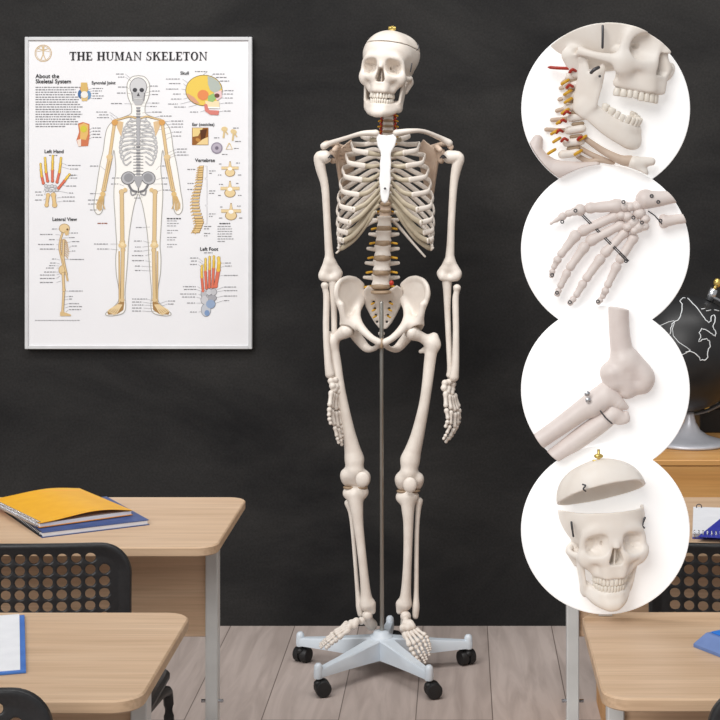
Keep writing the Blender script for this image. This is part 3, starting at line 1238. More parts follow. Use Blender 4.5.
sacrum_g = mesh_field(sac_field, *bounds([S(CP - 22, 280, -.01), S(CP + 22, 335, .12)], .01), .0024)
pelvis = part_empty('pelvis', S(CP, 300, .03), sk)
make('hip_bone', hipL, M['bone'], pelvis)
make('hip_bone', hipR, M['bone'], pelvis)
make('sacrum', sacrum_g, M['bone'], pelvis)
make('tailbone', merge(ball(S(CP - .5, 333.5, .070), (.010, .007, .008)), ball(S(CP - .3, 337.5, .066), (.007, .006, .008))), M['bone'], pelvis)
make('pubic_disc', ball(S(CP - .3, 343.5, -.055), (.006, .010, .016)), M['disc_tan'], pelvis)
make('lumbosacral_disc', lathe([(.022, -.004), (.030, -.002), (.030, .004), (.024, .006)], S(CP - 1, 292.5, .018), 20), M['disc_tan'], pelvis)
for k in range(3):
    for sg in (-1, 1):
        a = S(CP + sg * (8.0 - 1.0 * k), 303 + 6.6 * k, .045)
        make('nerve', tube([a, a + np.array([sg * .007, -.006, -.003])], .0028, 8), M['nerve'], pelvis)

# legs ------------------------------------------------------------------
fem = {-1: [Cn([(346, 331, -.010, .0215), (338, 336, .0, .015), (331, 341, .006, .0165)]), Cn([(330, 336, .010, .014), (331, 346, .008, .016)]),
            Cn([(332, 344, .006, .018), (335, 360, .002, .0170), (339.5, 386, -.008, .0150), (345, 413, -.008, .0155), (350, 438, -.002, .0198), (354.5, 459, .002, .0272)]),
            Cn([(347.5, 475, .002, .0215), (363, 477, .002, .0215)]), Cn([(348.5, 480, .012, .019), (363, 481, .012, .019)]), Cn([(354, 459, .002, .022), (355, 470, -.006, .024)])],
       1: [Cn([(412, 333, -.010, .0215), (421, 337, .0, .0155), (431, 343, .006, .0175)]), Cn([(434, 337, .010, .0135), (435.5, 345, .008, .0150)]),
           Cn([(432.5, 344, .006, .018), (430, 360, .002, .0172), (427, 386, -.008, .0155), (423.5, 408, -.008, .0158), (417, 437, -.002, .0200), (410, 460, .002, .0275)]),
           Cn([(402.5, 479, .002, .0225), (417, 479, .002, .0205)]), Cn([(403, 484, .012, .019), (416, 484, .012, .018)]), Cn([(410.5, 459, .002, .022), (409, 472, -.006, .024)]),
           Cn([(424, 350, .018, .008), (420.5, 351.5, .016, .006)])]}
pat = {-1: (362.5, 479.5, -.036), 1: (410, 485, -.036)}
tib = {-1: [Cn([(349, 493, .006, .0185), (362, 492, .006, .0195)]), Cn([(355.5, 495, .0, .023), (356.5, 507, -.004, .0195), (358.5, 525, -.006, .0145), (362.5, 560, -.006, .0125), (365.5, 590, -.002, .0145), (366.5, 604, .0, .021)]),
            Cn([(371.5, 604, .0, .012), (372.5, 611, .0, .0095)])],
       1: [Cn([(402, 497, .006, .0185), (413, 496, .006, .0175)]), Cn([(408, 498, .0, .022), (408, 510, -.004, .0185), (408.3, 525, -.006, .0145), (407.5, 560, -.006, .0125), (406, 590, -.002, .0145), (405, 604, .0, .020)]),
           Cn([(400, 604, .0, .012), (399.5, 611, .0, .0095)])]}
fib = {-1: [Cn([(348, 503, .028, .0105), (351, 515, .026, .0068), (354, 545, .022, .0062), (357.5, 590, .018, .0068), (359.5, 606, .012, .0105), (360.5, 614, .010, .0085)])],
       1: [Cn([(419, 501, .016, .0115), (418, 512, .016, .0078), (416.8, 535, .014, .0068), (416.3, 590, .010, .0072), (416, 606, .006, .0105), (415.5, 616, .004, .0088)])]}
for sx in (-1, 1):
    make('thigh_bone', chain_mesh(fem[sx], .0028, .014), M['bone'], sk)
    make('kneecap', ball(S(*pat[sx]), (.0205, .010, .0225), 14, 9), M['bone'], sk)
    make('shin_bone', chain_mesh(tib[sx], .0027, .012), M['bone'], sk)
    make('fibula', chain_mesh(fib[sx], .0024, .008), M['bone'], sk)
    make('knee_disc', merge(*[lathe([(.014, -.003), (.017, -.002), (.017, .002), (.014, .003)], S(q, yy, .004), 16)
                              for q, yy in (((349, 487.3), (362, 487.3)) if sx < 0 else ((402.5, 491), (414.5, 490.5)))]), M['disc_tan'], sk)

feet = {
    -1: dict(talus=(367.5, 614, -.004), heel=[(369, 620, .015, .015), (372, 623.5, .030, .0165)],
             tars=[(361.5, 619.5, -.030), (356.5, 620, -.045), (354.5, 624.5, -.055), (351.5, 622, -.050), (349.5, 625.5, -.062)],
             rays=[[(350.5, 627.5, -.070), (338, 637, -.098), (330, 643, -.112), (325.5, 647.5, -.120)],
                   [(349, 625.5, -.064), (335.5, 634, -.088), (327, 641, -.102), (323, 644.5, -.108), (320.5, 647, -.112)],
                   [(348, 623.5, -.058), (334.5, 632.5, -.078), (326, 639.5, -.090), (322, 643, -.096), (319.5, 645.5, -.100)],
                   [(347.5, 621.5, -.050), (334, 631, -.066), (326, 637.5, -.076), (322.5, 640.5, -.080), (320, 643, -.084)],
                   [(348.5, 620, -.042), (336, 630, -.052), (329, 636, -.060), (325.5, 638.5, -.064), (323.5, 640.5, -.067)]]),
    1: dict(talus=(405.5, 615, -.010), heel=[(406, 620, .010, .016), (406, 624, .026, .017)],
            tars=[(405.5, 621.5, -.032), (403, 626, -.046), (408, 626, -.046), (412, 625, -.040), (410, 622, -.034)],
            rays=[[(403.5, 630, -.054), (410, 644, -.086), (415, 653, -.098), (420.5, 659.5, -.104)],
                  [(406.5, 629.5, -.054), (415, 642.5, -.090), (420, 651, -.104), (423.5, 656, -.110), (425.3, 660, -.113)],
                  [(410, 629, -.052), (419, 640, -.088), (423, 648, -.102), (425.5, 653, -.107), (427, 657, -.110)],
                  [(413, 628, -.048), (423, 637, -.080), (426.5, 644.5, -.094), (428.5, 649, -.099), (429.5, 653, -.102)],
                  [(415.5, 627, -.044), (426, 633.5, -.070), (429, 640, -.084), (430, 644, -.088), (430.3, 648, -.091)]]),
}
def lower_foot(q, sx):
    # the photographed feet hang a little lower and the front of the foot is longer
    x, y, d = q[:3]
    if sx > 0:
        return (x + .1, y + 1.2 + .10 * max(0, y - 620) * .6, d)
    return (x - .2, y + 1.4, d)


for sx in (-1, 1):
    fd = feet[sx]
    fd['talus'] = lower_foot(fd['talus'], sx)
    fd['heel'] = [lower_foot(q, sx) + (q[3],) for q in fd['heel']]
    fd['tars'] = [lower_foot(q, sx) for q in fd['tars']]
    fd['rays'] = [[lower_foot(q, sx) for q in r_] for r_ in fd['rays']]
    parts = [[(S(*fd['talus']), .0150)], [(S(*q[:3]), q[3]) for q in fd['heel']]] + [[(S(*t), .0112)] for t in fd['tars']]
    parts.append([(S(*fd['talus']), .013), (S(*fd['heel'][0][:3]), .013)])
    foot = make('foot', chain_mesh(parts, .0024, .005), M['bone'], sk)
    for ri, ch in enumerate(fd['rays']):
        rr = [.0098, .0088, .0072, .0064] if ri == 0 else [.0074, .0066, .0052, .0044, .0042]
        for j in range(len(ch) - 1):
            a, b = S(*ch[j]), S(*ch[j + 1])
            make('toe_bone', small_bone(a + (b - a) * .03, b - (b - a) * .02, rr[j], rr[j + 1], 8), M['bone'], foot)

# ------------------------------------------------------------------ the rolling stand
hub = np.array([-0.2285, Y0 - .005, 0.0])
stand = empty('rolling_stand', hub, 'white five-armed stand on black castors with a steel pole', 'stand')
make('pole', tube(np.array([S(381.5, 303, 0), S(381.7, 420, 0), S(382, 633, 0)]), .0062, 16, round_ends=True, up=(0, 1, 0)), M['steel'], stand)
hubm = lathe([(.030, .046), (.034, .050), (.036, .100), (.032, .110), (.024, .112), (.022, .121), (.0085, .122)], hub, 32)
make('hub', hubm, M['base_white'], stand)
RA = .262
for k in range(5):
    a = math.radians(87 + 72 * k)
    dr = np.array([math.cos(a), math.sin(a), 0])
    sd = np.array([-dr[1], dr[0], 0])
    secs = [(.020, .024, .046, .106), (.08, .019, .048, .098), (.17, .0150, .051, .085), (RA - .004, .0120, .053, .075), (RA + .008, .010, .054, .074)]
    v, f = [], []
    for (r, w, z0, z1) in secs:
        for (s_, zz) in ((-1, z0), (1, z0), (1, z1 - .004), (.82, z1), (-.82, z1), (-1, z1 - .004)):
            v.append(hub + dr * r + sd * (s_ * w) + np.array([0, 0, zz]))
    n = 6
    for i in range(len(secs) - 1):
        for j in range(n):
            j2 = (j + 1) % n
            f.append((i * n + j, i * n + j2, (i + 1) * n + j2, (i + 1) * n + j))
    f.append(tuple(reversed(range(n))))
    f.append(tuple((len(secs) - 1) * n + j for j in range(n)))
    e = hub + dr * RA
    peg = lathe([(.0115, .050), (.0125, .054), (.0120, .080), (.0105, .087), (.006, .0915), (.002, .092)], e, 18)
    arm = make('arm', merge((np.array(v), f), peg), M['base_white'], stand, smooth=False)
    smooth_by_angle(arm, 35)
    # twin-wheel castor turned a little on its stem
    ca = math.radians([60, 60, 15, 15, 120][k])
    d2 = np.array([math.cos(ca), math.sin(ca), 0])
    R = np.column_stack([[d2[0], d2[1], 0], [0, 0, 1], [d2[1], -d2[0], 0]])
    w1 = lathe([(.010, -.024), (.020, -.023), (.0225, -.018), (.0225, -.004), (.018, -.003), (.018, .003), (.0225, .004), (.0225, .018), (.020, .023), (.010, .024)],
               e + np.array([0, 0, .0226]) + d2 * .012, 24, R)
    cast = make('castor', w1, M['black_rubber'], stand, smooth=False)
    smooth_by_angle(cast, 40)
    make('stem', merge(cyl(e + np.array([0, 0, .030]), e + np.array([0, 0, .056]), .006, 12), ball(e + np.array([0, 0, .036]), (.013, .013, .010))), M['black_rubber'], cast)
# ------------------------------------------------------------------ four round display panels on a table stand
RP = 84.4
PANELS = [  # centre px, depth of the face
    (605.8, 108.6, 2.583), (605.5, 249.3, 2.576), (605.5, 390.0, 2.569), (605.5, 530.2, 2.562)]


class Panel:
    def __init__(self, i, label):
        self.px, self.py, self.Y = PANELS[i]
        self.c = PX(self.px, self.py, self.Y)
        self.R = RP * self.Y / F
        self.m = self.Y / F                      # metres per pixel at the panel face
        self.root = empty('round_display_panel', self.c, label, 'display panel', 'round white display panels in a column')
        R, e = self.R, .0012
        ax = np.array([[1, 0, 0], [0, 0, -1], [0, 1, 0]])      # +Z of the lathe -> -? Y
        g = lathe([(R - e, -.0055), (R, -.0045), (R, -e), (R - e, 0)], self.c, 96, np.array([[1., 0, 0], [0, 0, -1.], [0, 1., 0]]))
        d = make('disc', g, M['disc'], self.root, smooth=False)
        smooth_by_angle(d, 30)

    def zoom(self, ox, oy, k):
        self.o = (ox, oy, k)
        return self

    def D(self, u, v, d=.01):
        """zoomed pixel -> a point d metres in front of the panel face"""
        ox, oy, k = self.o
        return PX(ox + u / k, oy + v / k, self.Y - d)

    def clip(self, P, nxt=None):
        d = np.sqrt((P[0] - self.c[0]) ** 2 + (P[2] - self.c[2]) ** 2) - (self.R - .0008)
        d = np.maximum(d, P[1] - (self.Y + .002))
        if nxt is not None:
            px, py, Y = PANELS[nxt]
            c = PX(px, py, Y)
            d = np.maximum(d, RP * Y / F + .0006 - np.sqrt((P[0] - c[0]) ** 2 + (P[2] - c[2]) ** 2))
        return d

    def relief(self, fn, R, C, s, flat, h, lo=None, hi=None, nxt=None):
        """fn: field in local millimetres; flattened in depth and trimmed to the disc."""
        lo = np.array([self.c[0] - self.R, self.Y - .09, self.c[2] - self.R]) if lo is None else lo
        hi = np.array([self.c[0] + self.R, self.Y + .002, self.c[2] + self.R]) if hi is None else hi

        def f(P):
            q = [P[0] - C[0], (P[1] - C[1]) / flat, P[2] - C[2]]
            L = [(R[0][k] * q[0] + R[1][k] * q[1] + R[2][k] * q[2]) / s for k in range(3)]
            d = fn(L) * s * .6
            return smax(d, self.clip(P, nxt), .0006)
        return mesh_field(f, lo, hi, h)

    def bones(self, parts, h=.0013, k=.006, nxt=None, extra=None):
        allp = [p for c in parts for p, r in c]
        rm = max(r for c in parts for p, r in c)
        lo, hi = bounds(allp, rm + .003)
        lo = np.maximum(lo, self.c - self.R - .002)
        hi = np.minimum(hi, self.c + self.R + .002)
        lo[1] = min(q[1] for q in allp) - rm - .003
        hi[1] = self.Y + .002

        def f(P):
            d = None
            for c in parts:
                e = q_ell(P, c[0][0], (c[0][1],) * 3) if len(c) == 1 else q_chain(P, [q[0] for q in c], [q[1] for q in c], k)
                d = e if d is None else smin(d, e, k)
            if extra:
                d = extra(P, d)
            return smax(d, self.clip(P, nxt), .0006)
        return mesh_field(f, lo, hi, h)

    def place(self, g, R, C, s, flat):
        v = np.asarray(g[0], float) * s
        v = v @ np.asarray(R).T
        v[:, 1] *= flat
        v = v + C
        v[:, 1] = np.minimum(v[:, 1], self.Y + .002)
        return v, g[1]


# ---- panel 1: jaw, cheek and neck seen from the side
p1 = Panel(0, 'white round panel with side view of open jaw and neck bones').zoom(520, 10, 4)
R1 = rotm('Y', 8) @ rotm('Z', 54)
s1, fl1 = 1.27e-3, .5
tgt = p1.D(486, 148, .025)
loc = R1 @ (np.array([-32, -80, 15]) * s1)
C1 = np.array([tgt[0] - loc[0], p1.Y + .004, tgt[2] - loc[2]])
make('skull', p1.relief(lambda P: cranium_field(P), R1, C1, s1, fl1, .0014, nxt=1), M['bone_cream'], p1.root)
RJ = rotm('X', 17)
pv = np.array([0, -5, -8.])


def open_jaw_field(P):
    q = [P[0] - pv[0], P[1] - pv[1], P[2] - pv[2]]
    L = [RJ[0][k] * q[0] + RJ[1][k] * q[1] + RJ[2][k] * q[2] + pv[k] for k in range(3)]
    return jaw_field(L)


make('jaw', p1.relief(open_jaw_field, R1, C1, s1, fl1, .0014, nxt=1), M['bone_cream'], p1.root)
make('upper_teeth', p1.place(skull_geo('upper'), R1, C1, s1, fl1), M['teeth'], p1.root)
lw = skull_geo('lower')
make('lower_teeth', p1.place(((lw[0] - pv) @ RJ.T + pv, lw[1]), R1, C1, s1, fl1), M['teeth'], p1.root)
tm = p1.m / 4    # metres per zoomed pixel
# neck bones
bod = [(212, 262), (204, 300), (200, 342), (205, 385), (222, 428), (214, 478), (207, 528), (190, 574)]
for i, (u, v) in enumerate(bod):
    w = 24 + 2.2 * i
    a, b = p1.D(u - w * .55, v + 4, .012), p1.D(u + w, v - 4, .014)
    make('neck_bone', tube(catmull([a, (a + b) / 2, b], 4), [17 * tm, 17 * tm, 16 * tm, 15.5 * tm, 15 * tm, 15.5 * tm, 16 * tm, 17 * tm, 17 * tm], 12, r2=[17 * tm] * 9), M['bone_cream'], p1.root)
    if i + 1 < len(bod):
        u2, v2 = bod[i + 1]
        a, b = p1.D((u + u2) / 2 - 4, (v + v2) / 2 + 5, .012), p1.D((u + u2) / 2 + w * .95, (v + v2) / 2 + 1, .012)
        make('spinal_disc', tube(np.array([a, (a + b) / 2, b]), 13 * tm, 10, r2=9 * tm), M['disc_tan'], p1.root)
    # bony spike at the back
    e = [(170, 285), (163, 305), (158, 350), (148, 395), (128, 432), (105, 470), None, None][i]
    if e:
        make('neck_bone', tube(catmull([p1.D(u - 18, v + 4, .008), p1.D((u + e[0]) / 2 - 6, (v + e[1]) / 2 + 6, .006), p1.D(e[0], e[1] + 8, .005)], 4), [9 * tm] * 4 + [8 * tm] * 2 + [9 * tm] * 3, 10), M['bone_tan'], p1.root)
for i, (u, v) in enumerate([(180, 288), (190, 330), (192, 362), (180, 405), (160, 446), (138, 488), (146, 520), (126, 566), (250, 512), (232, 570)]):
    make('nerve', tube(catmull([p1.D(u - 12, v + 8, .022), p1.D(u, v, .026), p1.D(u + 14, v - 8, .022)], 4), 6.5 * tm, 8), M['nerve'], p1.root)
for u, v in [(208, 240), (196, 302), (184, 408), (168, 442), (155, 482), (175, 516), (240, 510)]:
    make('neck_artery', tube(catmull([p1.D(u - 9, v + 9, .024), p1.D(u + 2, v - 2, .028), p1.D(u + 15, v + 4, .023)], 4), 6 * tm, 8), M['artery'], p1.root)
make('neck_artery', tube(catmull([p1.D(113, 229, .014), p1.D(150, 232, .018), p1.D(198, 234, .020)], 5), [3 * tm] + [6.5 * tm] * 9 + [6 * tm], 8), M['artery'], p1.root)
# shoulder region at the foot of the neck
make('shoulder_blade', p1.bones([[(p1.D(70, 520, .006), 22 * tm), (p1.D(60, 570, .008), 34 * tm), (p1.D(95, 620, .008), 40 * tm)],
                                 [(p1.D(90, 615, .01), 34 * tm), (p1.D(150, 640, .01), 40 * tm), (p1.D(230, 640, .01), 34 * tm), (p1.D(300, 630, .01), 26 * tm)]], nxt=1), M['bone_pink'], p1.root)
make('collarbone', p1.bones([[(p1.D(258, 512, .016), 11 * tm), (p1.D(330, 562, .018), 14 * tm), (p1.D(400, 598, .020), 19 * tm), (p1.D(440, 605, .020), 24 * tm)]], nxt=1), M['bone_tan'], p1.root)
make('sternum', p1.bones([[(p1.D(455, 610, .022), 25 * tm), (p1.D(525, 606, .022), 17 * tm)], [(p1.D(460, 615, .02), 25 * tm), (p1.D(490, 650, .02), 24 * tm)]], nxt=1), M['bone_cream'], p1.root)
for q in ([(232, 585), (275, 605), (320, 600), (370, 610)], [(225, 545), (290, 580), (350, 605)]):
    make('rib', p1.bones([[(p1.D(a, b, .010), 11 * tm) for a, b in q]], nxt=1), M['bone_tan'], p1.root)
make('jaw_spring', tube(np.array([p1.D(331, 64, .050), p1.D(331, 105, .052), p1.D(330, 150, .050)]), 5 * tm, 8), M['dark_metal'], p1.root)
make('jaw_screw', tube(catmull([p1.D(285, 250, .052), p1.D(298, 238, .055), p1.D(314, 230, .052)], 4), 7 * tm, 8), M['dark_metal'], p1.root)
make('jaw_screw', ball(p1.D(319, 265, .050), .0022), M['dark_metal'], p1.root)

# ---- panel 2: hand
p2 = Panel(1, 'white round panel with spread wired hand bones').zoom(510, 150, 3.79)
tm = p2.m / 3.79
Bp = M['bone_pink']


def bone2(pan, chain, rr, mat, parent, name='finger_bone', d=.014, waist=.84):
    rr = [r * 1.12 for r in rr]
    for j in range(len(chain) - 1):
        a, b = pan.D(*chain[j], d), pan.D(*chain[j + 1], d)
        make(name, small_bone(a - (b - a) * .035, b + (b - a) * .035, rr[j], rr[j + 1], 14, waist), mat, parent)


def chain2(chain, rr, d):
    bone2(p2, chain, [r * tm for r in rr], Bp, p2.root, d=d)


chain2([(425, 210), (288, 221)], [25, 20], .018)
chain2([(283, 222), (212, 243)], [21, 13], .018)
chain2([(210, 245), (153, 280)], [14, 5], .018)
chain2([(412, 244), (264, 312)], [20, 20], .014)
chain2([(258, 312), (188, 402)], [21, 15], .016)
chain2([(186, 405), (163, 450)], [15, 11], .016)
chain2([(162, 452), (156, 484)], [11, 9], .016)
chain2([(432, 278), (294, 350)], [19, 21], .014)
chain2([(290, 356), (222, 452)], [20, 16], .016)
chain2([(220, 456), (188, 522)], [16, 13], .016)
chain2([(187, 525), (176, 554)], [12, 11], .016)
chain2([(442, 305), (352, 398)], [18, 19], .014)
chain2([(350, 402), (284, 494)], [19, 16], .016)
chain2([(282, 497), (248, 556)], [16, 13], .016)
chain2([(246, 558), (222, 586)], [12, 11], .016)
chain2([(475, 322), (412, 424)], [19, 18], .014)
chain2([(409, 430), (367, 520)], [18, 14], .016)
chain2([(366, 523), (348, 562)], [14, 11], .016)
chain2([(347, 563), (330, 584)], [11, 9], .016)
for (u, v, r) in [(432, 213, 22), (455, 215, 20), (420, 248, 19), (444, 252, 22), (480, 212, 22), (490, 240, 24), (466, 275, 24), (486, 292, 24), (445, 292, 19), (512, 262, 19), (510, 290, 18), (470, 305, 18)]:
    make('wrist_bone', ball(p2.D(u, v, .018), (r * tm * 1.05, .012, r * tm * .92), 14, 9), Bp, p2.root)
make('radius', p2.bones([[(p2.D(505, 195, .018), 20 * tm), (p2.D(507, 180, .018), 26 * tm), (p2.D(515, 170, .018), 20 * tm)],
                         [(p2.D(512, 188, .018), 36 * tm), (p2.D(560, 186, .018), 30 * tm), (p2.D(620, 178, .018), 24 * tm), (p2.D(700, 170, .018), 24 * tm)]], k=.004), Bp, p2.root)
make('ulna', p2.bones([[(p2.D(580, 258, .014), 15 * tm), (p2.D(582, 282, .014), 16 * tm)], [(p2.D(588, 270, .014), 22 * tm), (p2.D(640, 262, .014), 19 * tm), (p2.D(720, 252, .014), 19 * tm)]], k=.004), Bp, p2.root)
for a, b in (((265, 242), (445, 424)), ((272, 240), (450, 420))):
    make('wire', tube(np.array([p2.D(*a, .020), p2.D((a[0] + b[0]) / 2, (a[1] + b[1]) / 2, .018), p2.D(*b, .024)]), 2.2 * tm, 8), M['dark_metal'], p2.root)
make('wire', tube(np.array([p2.D(525, 232, .018), p2.D(548, 248, .02), p2.D(574, 278, .022)]), 2.6 * tm, 8), M['dark_metal'], p2.root)
for u, v in [(430, 197), (248, 230), (198, 272), (160, 474), (178, 541), (227, 577), (333, 574), (440, 421), (537, 174), (562, 197), (468, 256), (500, 275), (570, 268)]:
    c = p2.D(u, v, .033)
    a = np.linspace(0, 2 * np.pi, 14, endpoint=False)
    make('screw_ring', tube(c + np.column_stack([np.cos(a) * 5.5 * tm, 0 * a, np.sin(a) * 5.5 * tm]), 2.2 * tm, 6, closed=True, up=(0, 1, 0)), M['dark_metal'], p2.root)

# ---- panel 3: elbow
p3 = Panel(2, 'white round panel with close view of an elbow joint').zoom(510, 290, 3.43)
tm = p3.m / 3.43


def q3(lst):
    return [(p3.D(u, v, d), r * tm) for u, v, d, r in lst]


make('upper_arm_bone', p3.bones([q3([(372, 20, .010, 36), (374, 120, .010, 35), (382, 200, .010, 38), (392, 255, .010, 46)]),
                                 q3([(350, 285, .014, 42), (356, 312, .014, 38)]),
                                 q3([(392, 250, .010, 48), (398, 310, .012, 40), (402, 340, .012, 34)]),
                                 q3([(410, 240, .010, 38), (456, 296, .012, 40), (452, 318, .012, 36)]),
                                 q3([(420, 330, .012, 28), (455, 325, .012, 28)])], k=.008,
                                extra=lambda P, d: smax(d, -q_ell(P, p3.D(408, 292, .05), (20 * tm, .016, 26 * tm)), .006)), Bp, p3.root)
make('ulna', p3.bones([q3([(330, 340, .012, 26), (300, 372, .014, 36), (230, 425, .016, 34), (140, 490, .016, 30), (60, 545, .016, 28)]),
                       q3([(335, 345, .014, 30), (368, 385, .018, 24), (398, 402, .018, 10)]),
                       q3([(330, 370, .016, 34), (280, 400, .016, 38)])], nxt=3, k=.006), Bp, p3.root)
make('radius', p3.bones([q3([(358, 425, .016, 24), (318, 452, .016, 32), (250, 500, .014, 34), (170, 558, .014, 30), (110, 600, .014, 28)]),
                         q3([(352, 402, .018, 14), (392, 442, .018, 18), (398, 424, .018, 10)]), q3([(345, 412, .016, 14), (375, 448, .016, 15)])], nxt=3, k=.006), Bp, p3.root)
for u, v in ((265, 356), (268, 378)):
    make('screw', merge(ball(p3.D(u, v, .036), (10 * tm, .002, 10 * tm), 14, 6), ball(p3.D(u, v, .0375), (5 * tm, .0015, 5 * tm), 10, 6)), M['chrome'], p3.root)
make('wire', tube(catmull([p3.D(310, 415, .034), p3.D(330, 440, .036), p3.D(350, 458, .032)], 5), 2.6 * tm, 8), M['dark_metal'], p3.root)

# ---- panel 4: skull with its cap lifted off
p4 = Panel(3, 'white round panel with skull and its lifted cap').zoom(520, 420, 3.6)
R4 = rotm('Y', -3) @ rotm('X', 3) @ rotm('Z', 9)
CUT['z'] = 62.0
base4 = mesh_field(skull_base_field, SK_LO, (78, 94, 80), 1.7)
cap4 = mesh_field(skull_cap_field, (-78, -104, 46), (78, 96, 124), 1.7)
fl4 = .58
for key, g, mat in (('skull', base4, M['bone_cream']), ('jaw', skull_geo('jaw'), M['bone_cream']), ('upper_teeth', skull_geo('upper'), M['teeth']), ('lower_teeth', skull_geo('lower'), M['teeth'])):
    v = np.asarray(g[0], float).copy()
    v[:, 2] *= .96
    zn = np.minimum(v[:, 2], 0)
    v[:, 0] *= .94 * (1 + .0019 * zn)
    v[:, 0] += .11 * zn
    make(key, p4.place((v, g[1]), R4, p4.D(304, 446, .004) + np.array([0, 0, 0.0]), 1.0e-3, fl4), mat, p4.root)
RC = rotm('Y', -12) @ rotm('X', -8) @ rotm('Z', 8)
v = np.asarray(cap4[0], float) - np.array([0, 0, 62.0])
make('skull_cap', p4.place((v, cap4[1]), RC, p4.D(300, 262, .044), .98e-3, .42), M['bone_cream'], p4.root)
tm = p4.m / 3.6
bs = merge(cyl(p4.D(283, 150, .050), p4.D(283, 106, .050), 5 * tm, 12), ball(p4.D(283, 130, .050), (17 * tm, .004, 9 * tm), 12, 6), box(p4.D(262, 150, .054), p4.D(302, 142, .046), .0004))
make('brass_screw', bs, M['brass'], p4.root)
make('cap_hook', tube(catmull([p4.D(226, 232, .082), p4.D(236, 236, .084), p4.D(228, 248, .084), p4.D(236, 256, .082)], 4), 3 * tm, 8), M['dark_metal'], p4.root)
make('spring', tube(np.array([p4.D(185, 368, .044), p4.D(188, 392, .045), p4.D(192, 418, .044)]), 4 * tm, 8), M['dark_metal'], p4.root)
make('hook', tube(catmull([p4.D(450, 352, .034), p4.D(443, 368, .035), p4.D(441, 382, .036), p4.D(447, 388, .034)], 4), 4 * tm, 8), M['dark_metal'], p4.root)

# the post that carries the four panels
dst = empty('table_stand', PX(605.5, 616, 2.585), 'slim white post and foot carrying the column of round panels on the desk', 'display stand')
xs = PX(605.5, 0, 2.575)[0]
make('post', box((xs - .012, 2.5885, .758), (xs + .012, 2.5985, PX(0, 60, 2.583)[2]), .001), M['leg_white'], dst, smooth=False)
make('foot_plate', box((xs - .011, 2.5755, .7502), (xs + .011, 2.5985, .7565), .001), M['leg_white'], dst, smooth=False)
# ------------------------------------------------------------------ desks
DZ = .75


def make_desk(x0, x1, y0, y1, label, cat='desk'):
    root = empty('school_desk', ((x0 + x1) / 2, (y0 + y1) / 2, 0), label, cat, 'school desks with white legs')
    th = .019
    top = make('desktop', prism(round_rect(x0, y0, x1, y1, .040, 8), DZ - th, DZ, .0025), M['desk_wood'], root, smooth=False)
    smooth_by_angle(top, 30)
    ym = y0 + (y1 - y0) * .52
    for xa in (x0 + .024, x1 - .030 - .025):
        leg = make('leg', merge(box((xa, ym - .018, .03), (xa + .025, ym + .018, DZ - th - .0005), .002)), M['leg_white'], root, smooth=False)
        make('foot', box((xa - .003, y0 + .02, 0), (xa + .028, y1 - .02, .032), .004), M['leg_white'], leg, smooth=False)
        make('bracket', box((xa + .004, ym + .0185, DZ - th - .018), (xa + .021, ym + .15, DZ - th - .0005), .002), M['leg_white'], leg, smooth=False)
        for zz in (.38, .31):
            make('bolt', cyl((xa - .010, ym - .005, zz), (xa + .035, ym - .005, zz), .0035, 10), M['chrome'], leg)
    make('modesty_panel', box((x0 + .0495, ym - .005, .511), (x1 - .055 - .0005, ym + .011, DZ - th - .001), .001), M['panel_wood'], root, smooth=False)
    make('catch', box((x1 - .098, ym - .012, DZ - th - .014), (x1 - .078, ym - .005, DZ - th - .008), .001), M['black_rubber'], root, smooth=False)
    make('catch', box((x0 + .088, ym - .012, DZ - th - .014), (x0 + .108, ym - .005, DZ - th - .008), .001), M['black_rubber'], root, smooth=False)
    return root


make_desk(-1.76, -.464, 3.040, 3.497, 'oak-topped school desk carrying the yellow and navy notebooks')
make_desk(-1.74, -.435, 2.172, 2.600, 'oak-topped school desk with the clipboard near its far edge')
make_desk(.194, 1.50, 3.040, 3.497, 'oak-topped school desk with the white ring notebook, before the honey wood desk')
make_desk(.196, 1.50, 2.180, 2.603, 'oak-topped school desk with the blue case, holding the round panels')

# teacher's desk behind
td = empty('teacher_desk', (1.05, 4.09, 0), 'honey coloured wooden desk carrying the black globe', 'desk')
make('desktop', box((.36, 3.77, .766), (1.75, 4.42, .780), .002), M['teacher_wood'], td, smooth=False)
make('front_panel', box((.375, 3.773, .06), (1.735, 3.796, .7645), .001), M['teacher_wood'], td, smooth=False)
for xa in (.375, 1.715):
    make('side_panel', box((xa, 3.797, 0), (xa + .02, 4.40, .7655), .001), M['teacher_wood'], td, smooth=False)


# ------------------------------------------------------------------ chairs
def chair_back_field(P):
    x, y, z = P
    ax = np.abs(x)
    # local: x across, y forward (seat side), z up from the floor
    yc = .028 - .19 * x * x * 0 + .55 * x * x + (z - .66) ** 2 * .25
    # outline: rounded rectangle, slightly crowned
    qx = ax - (.229 - .055)
    qz = np.abs(z - .64) - (.163 - .055 - .06 * x * x)
    ol = np.sqrt(np.maximum(qx, 0) ** 2 + np.maximum(qz, 0) ** 2) + np.minimum(np.maximum(qx, qz), 0) - .055
    t = .0028 + .0050 * np.clip((ol + .022) / .016, 0, 1)
    d = smax(ol, np.abs(y + .028 - yc) - t, .004)
    cx = (np.floor(ax / .0244) + .5) * .0244
    zr = np.round((z - .7765) / .0212)
    cz = .7765 + zr * .0212
    hole = np.sqrt((ax - cx) ** 2 + ((z - cz) * 1.06) ** 2) - .0088
    ok = (cx < .19) & (zr <= 0) & (zr > -12) & ~((zr > -.5) & (cx > .175))
    hole = np.where(ok, hole, .02)
    return smax(d, -hole, .002)


BACK = mesh_field(chair_back_field, (-.232, -.012, .47), (.232, .062, .806), .0023)


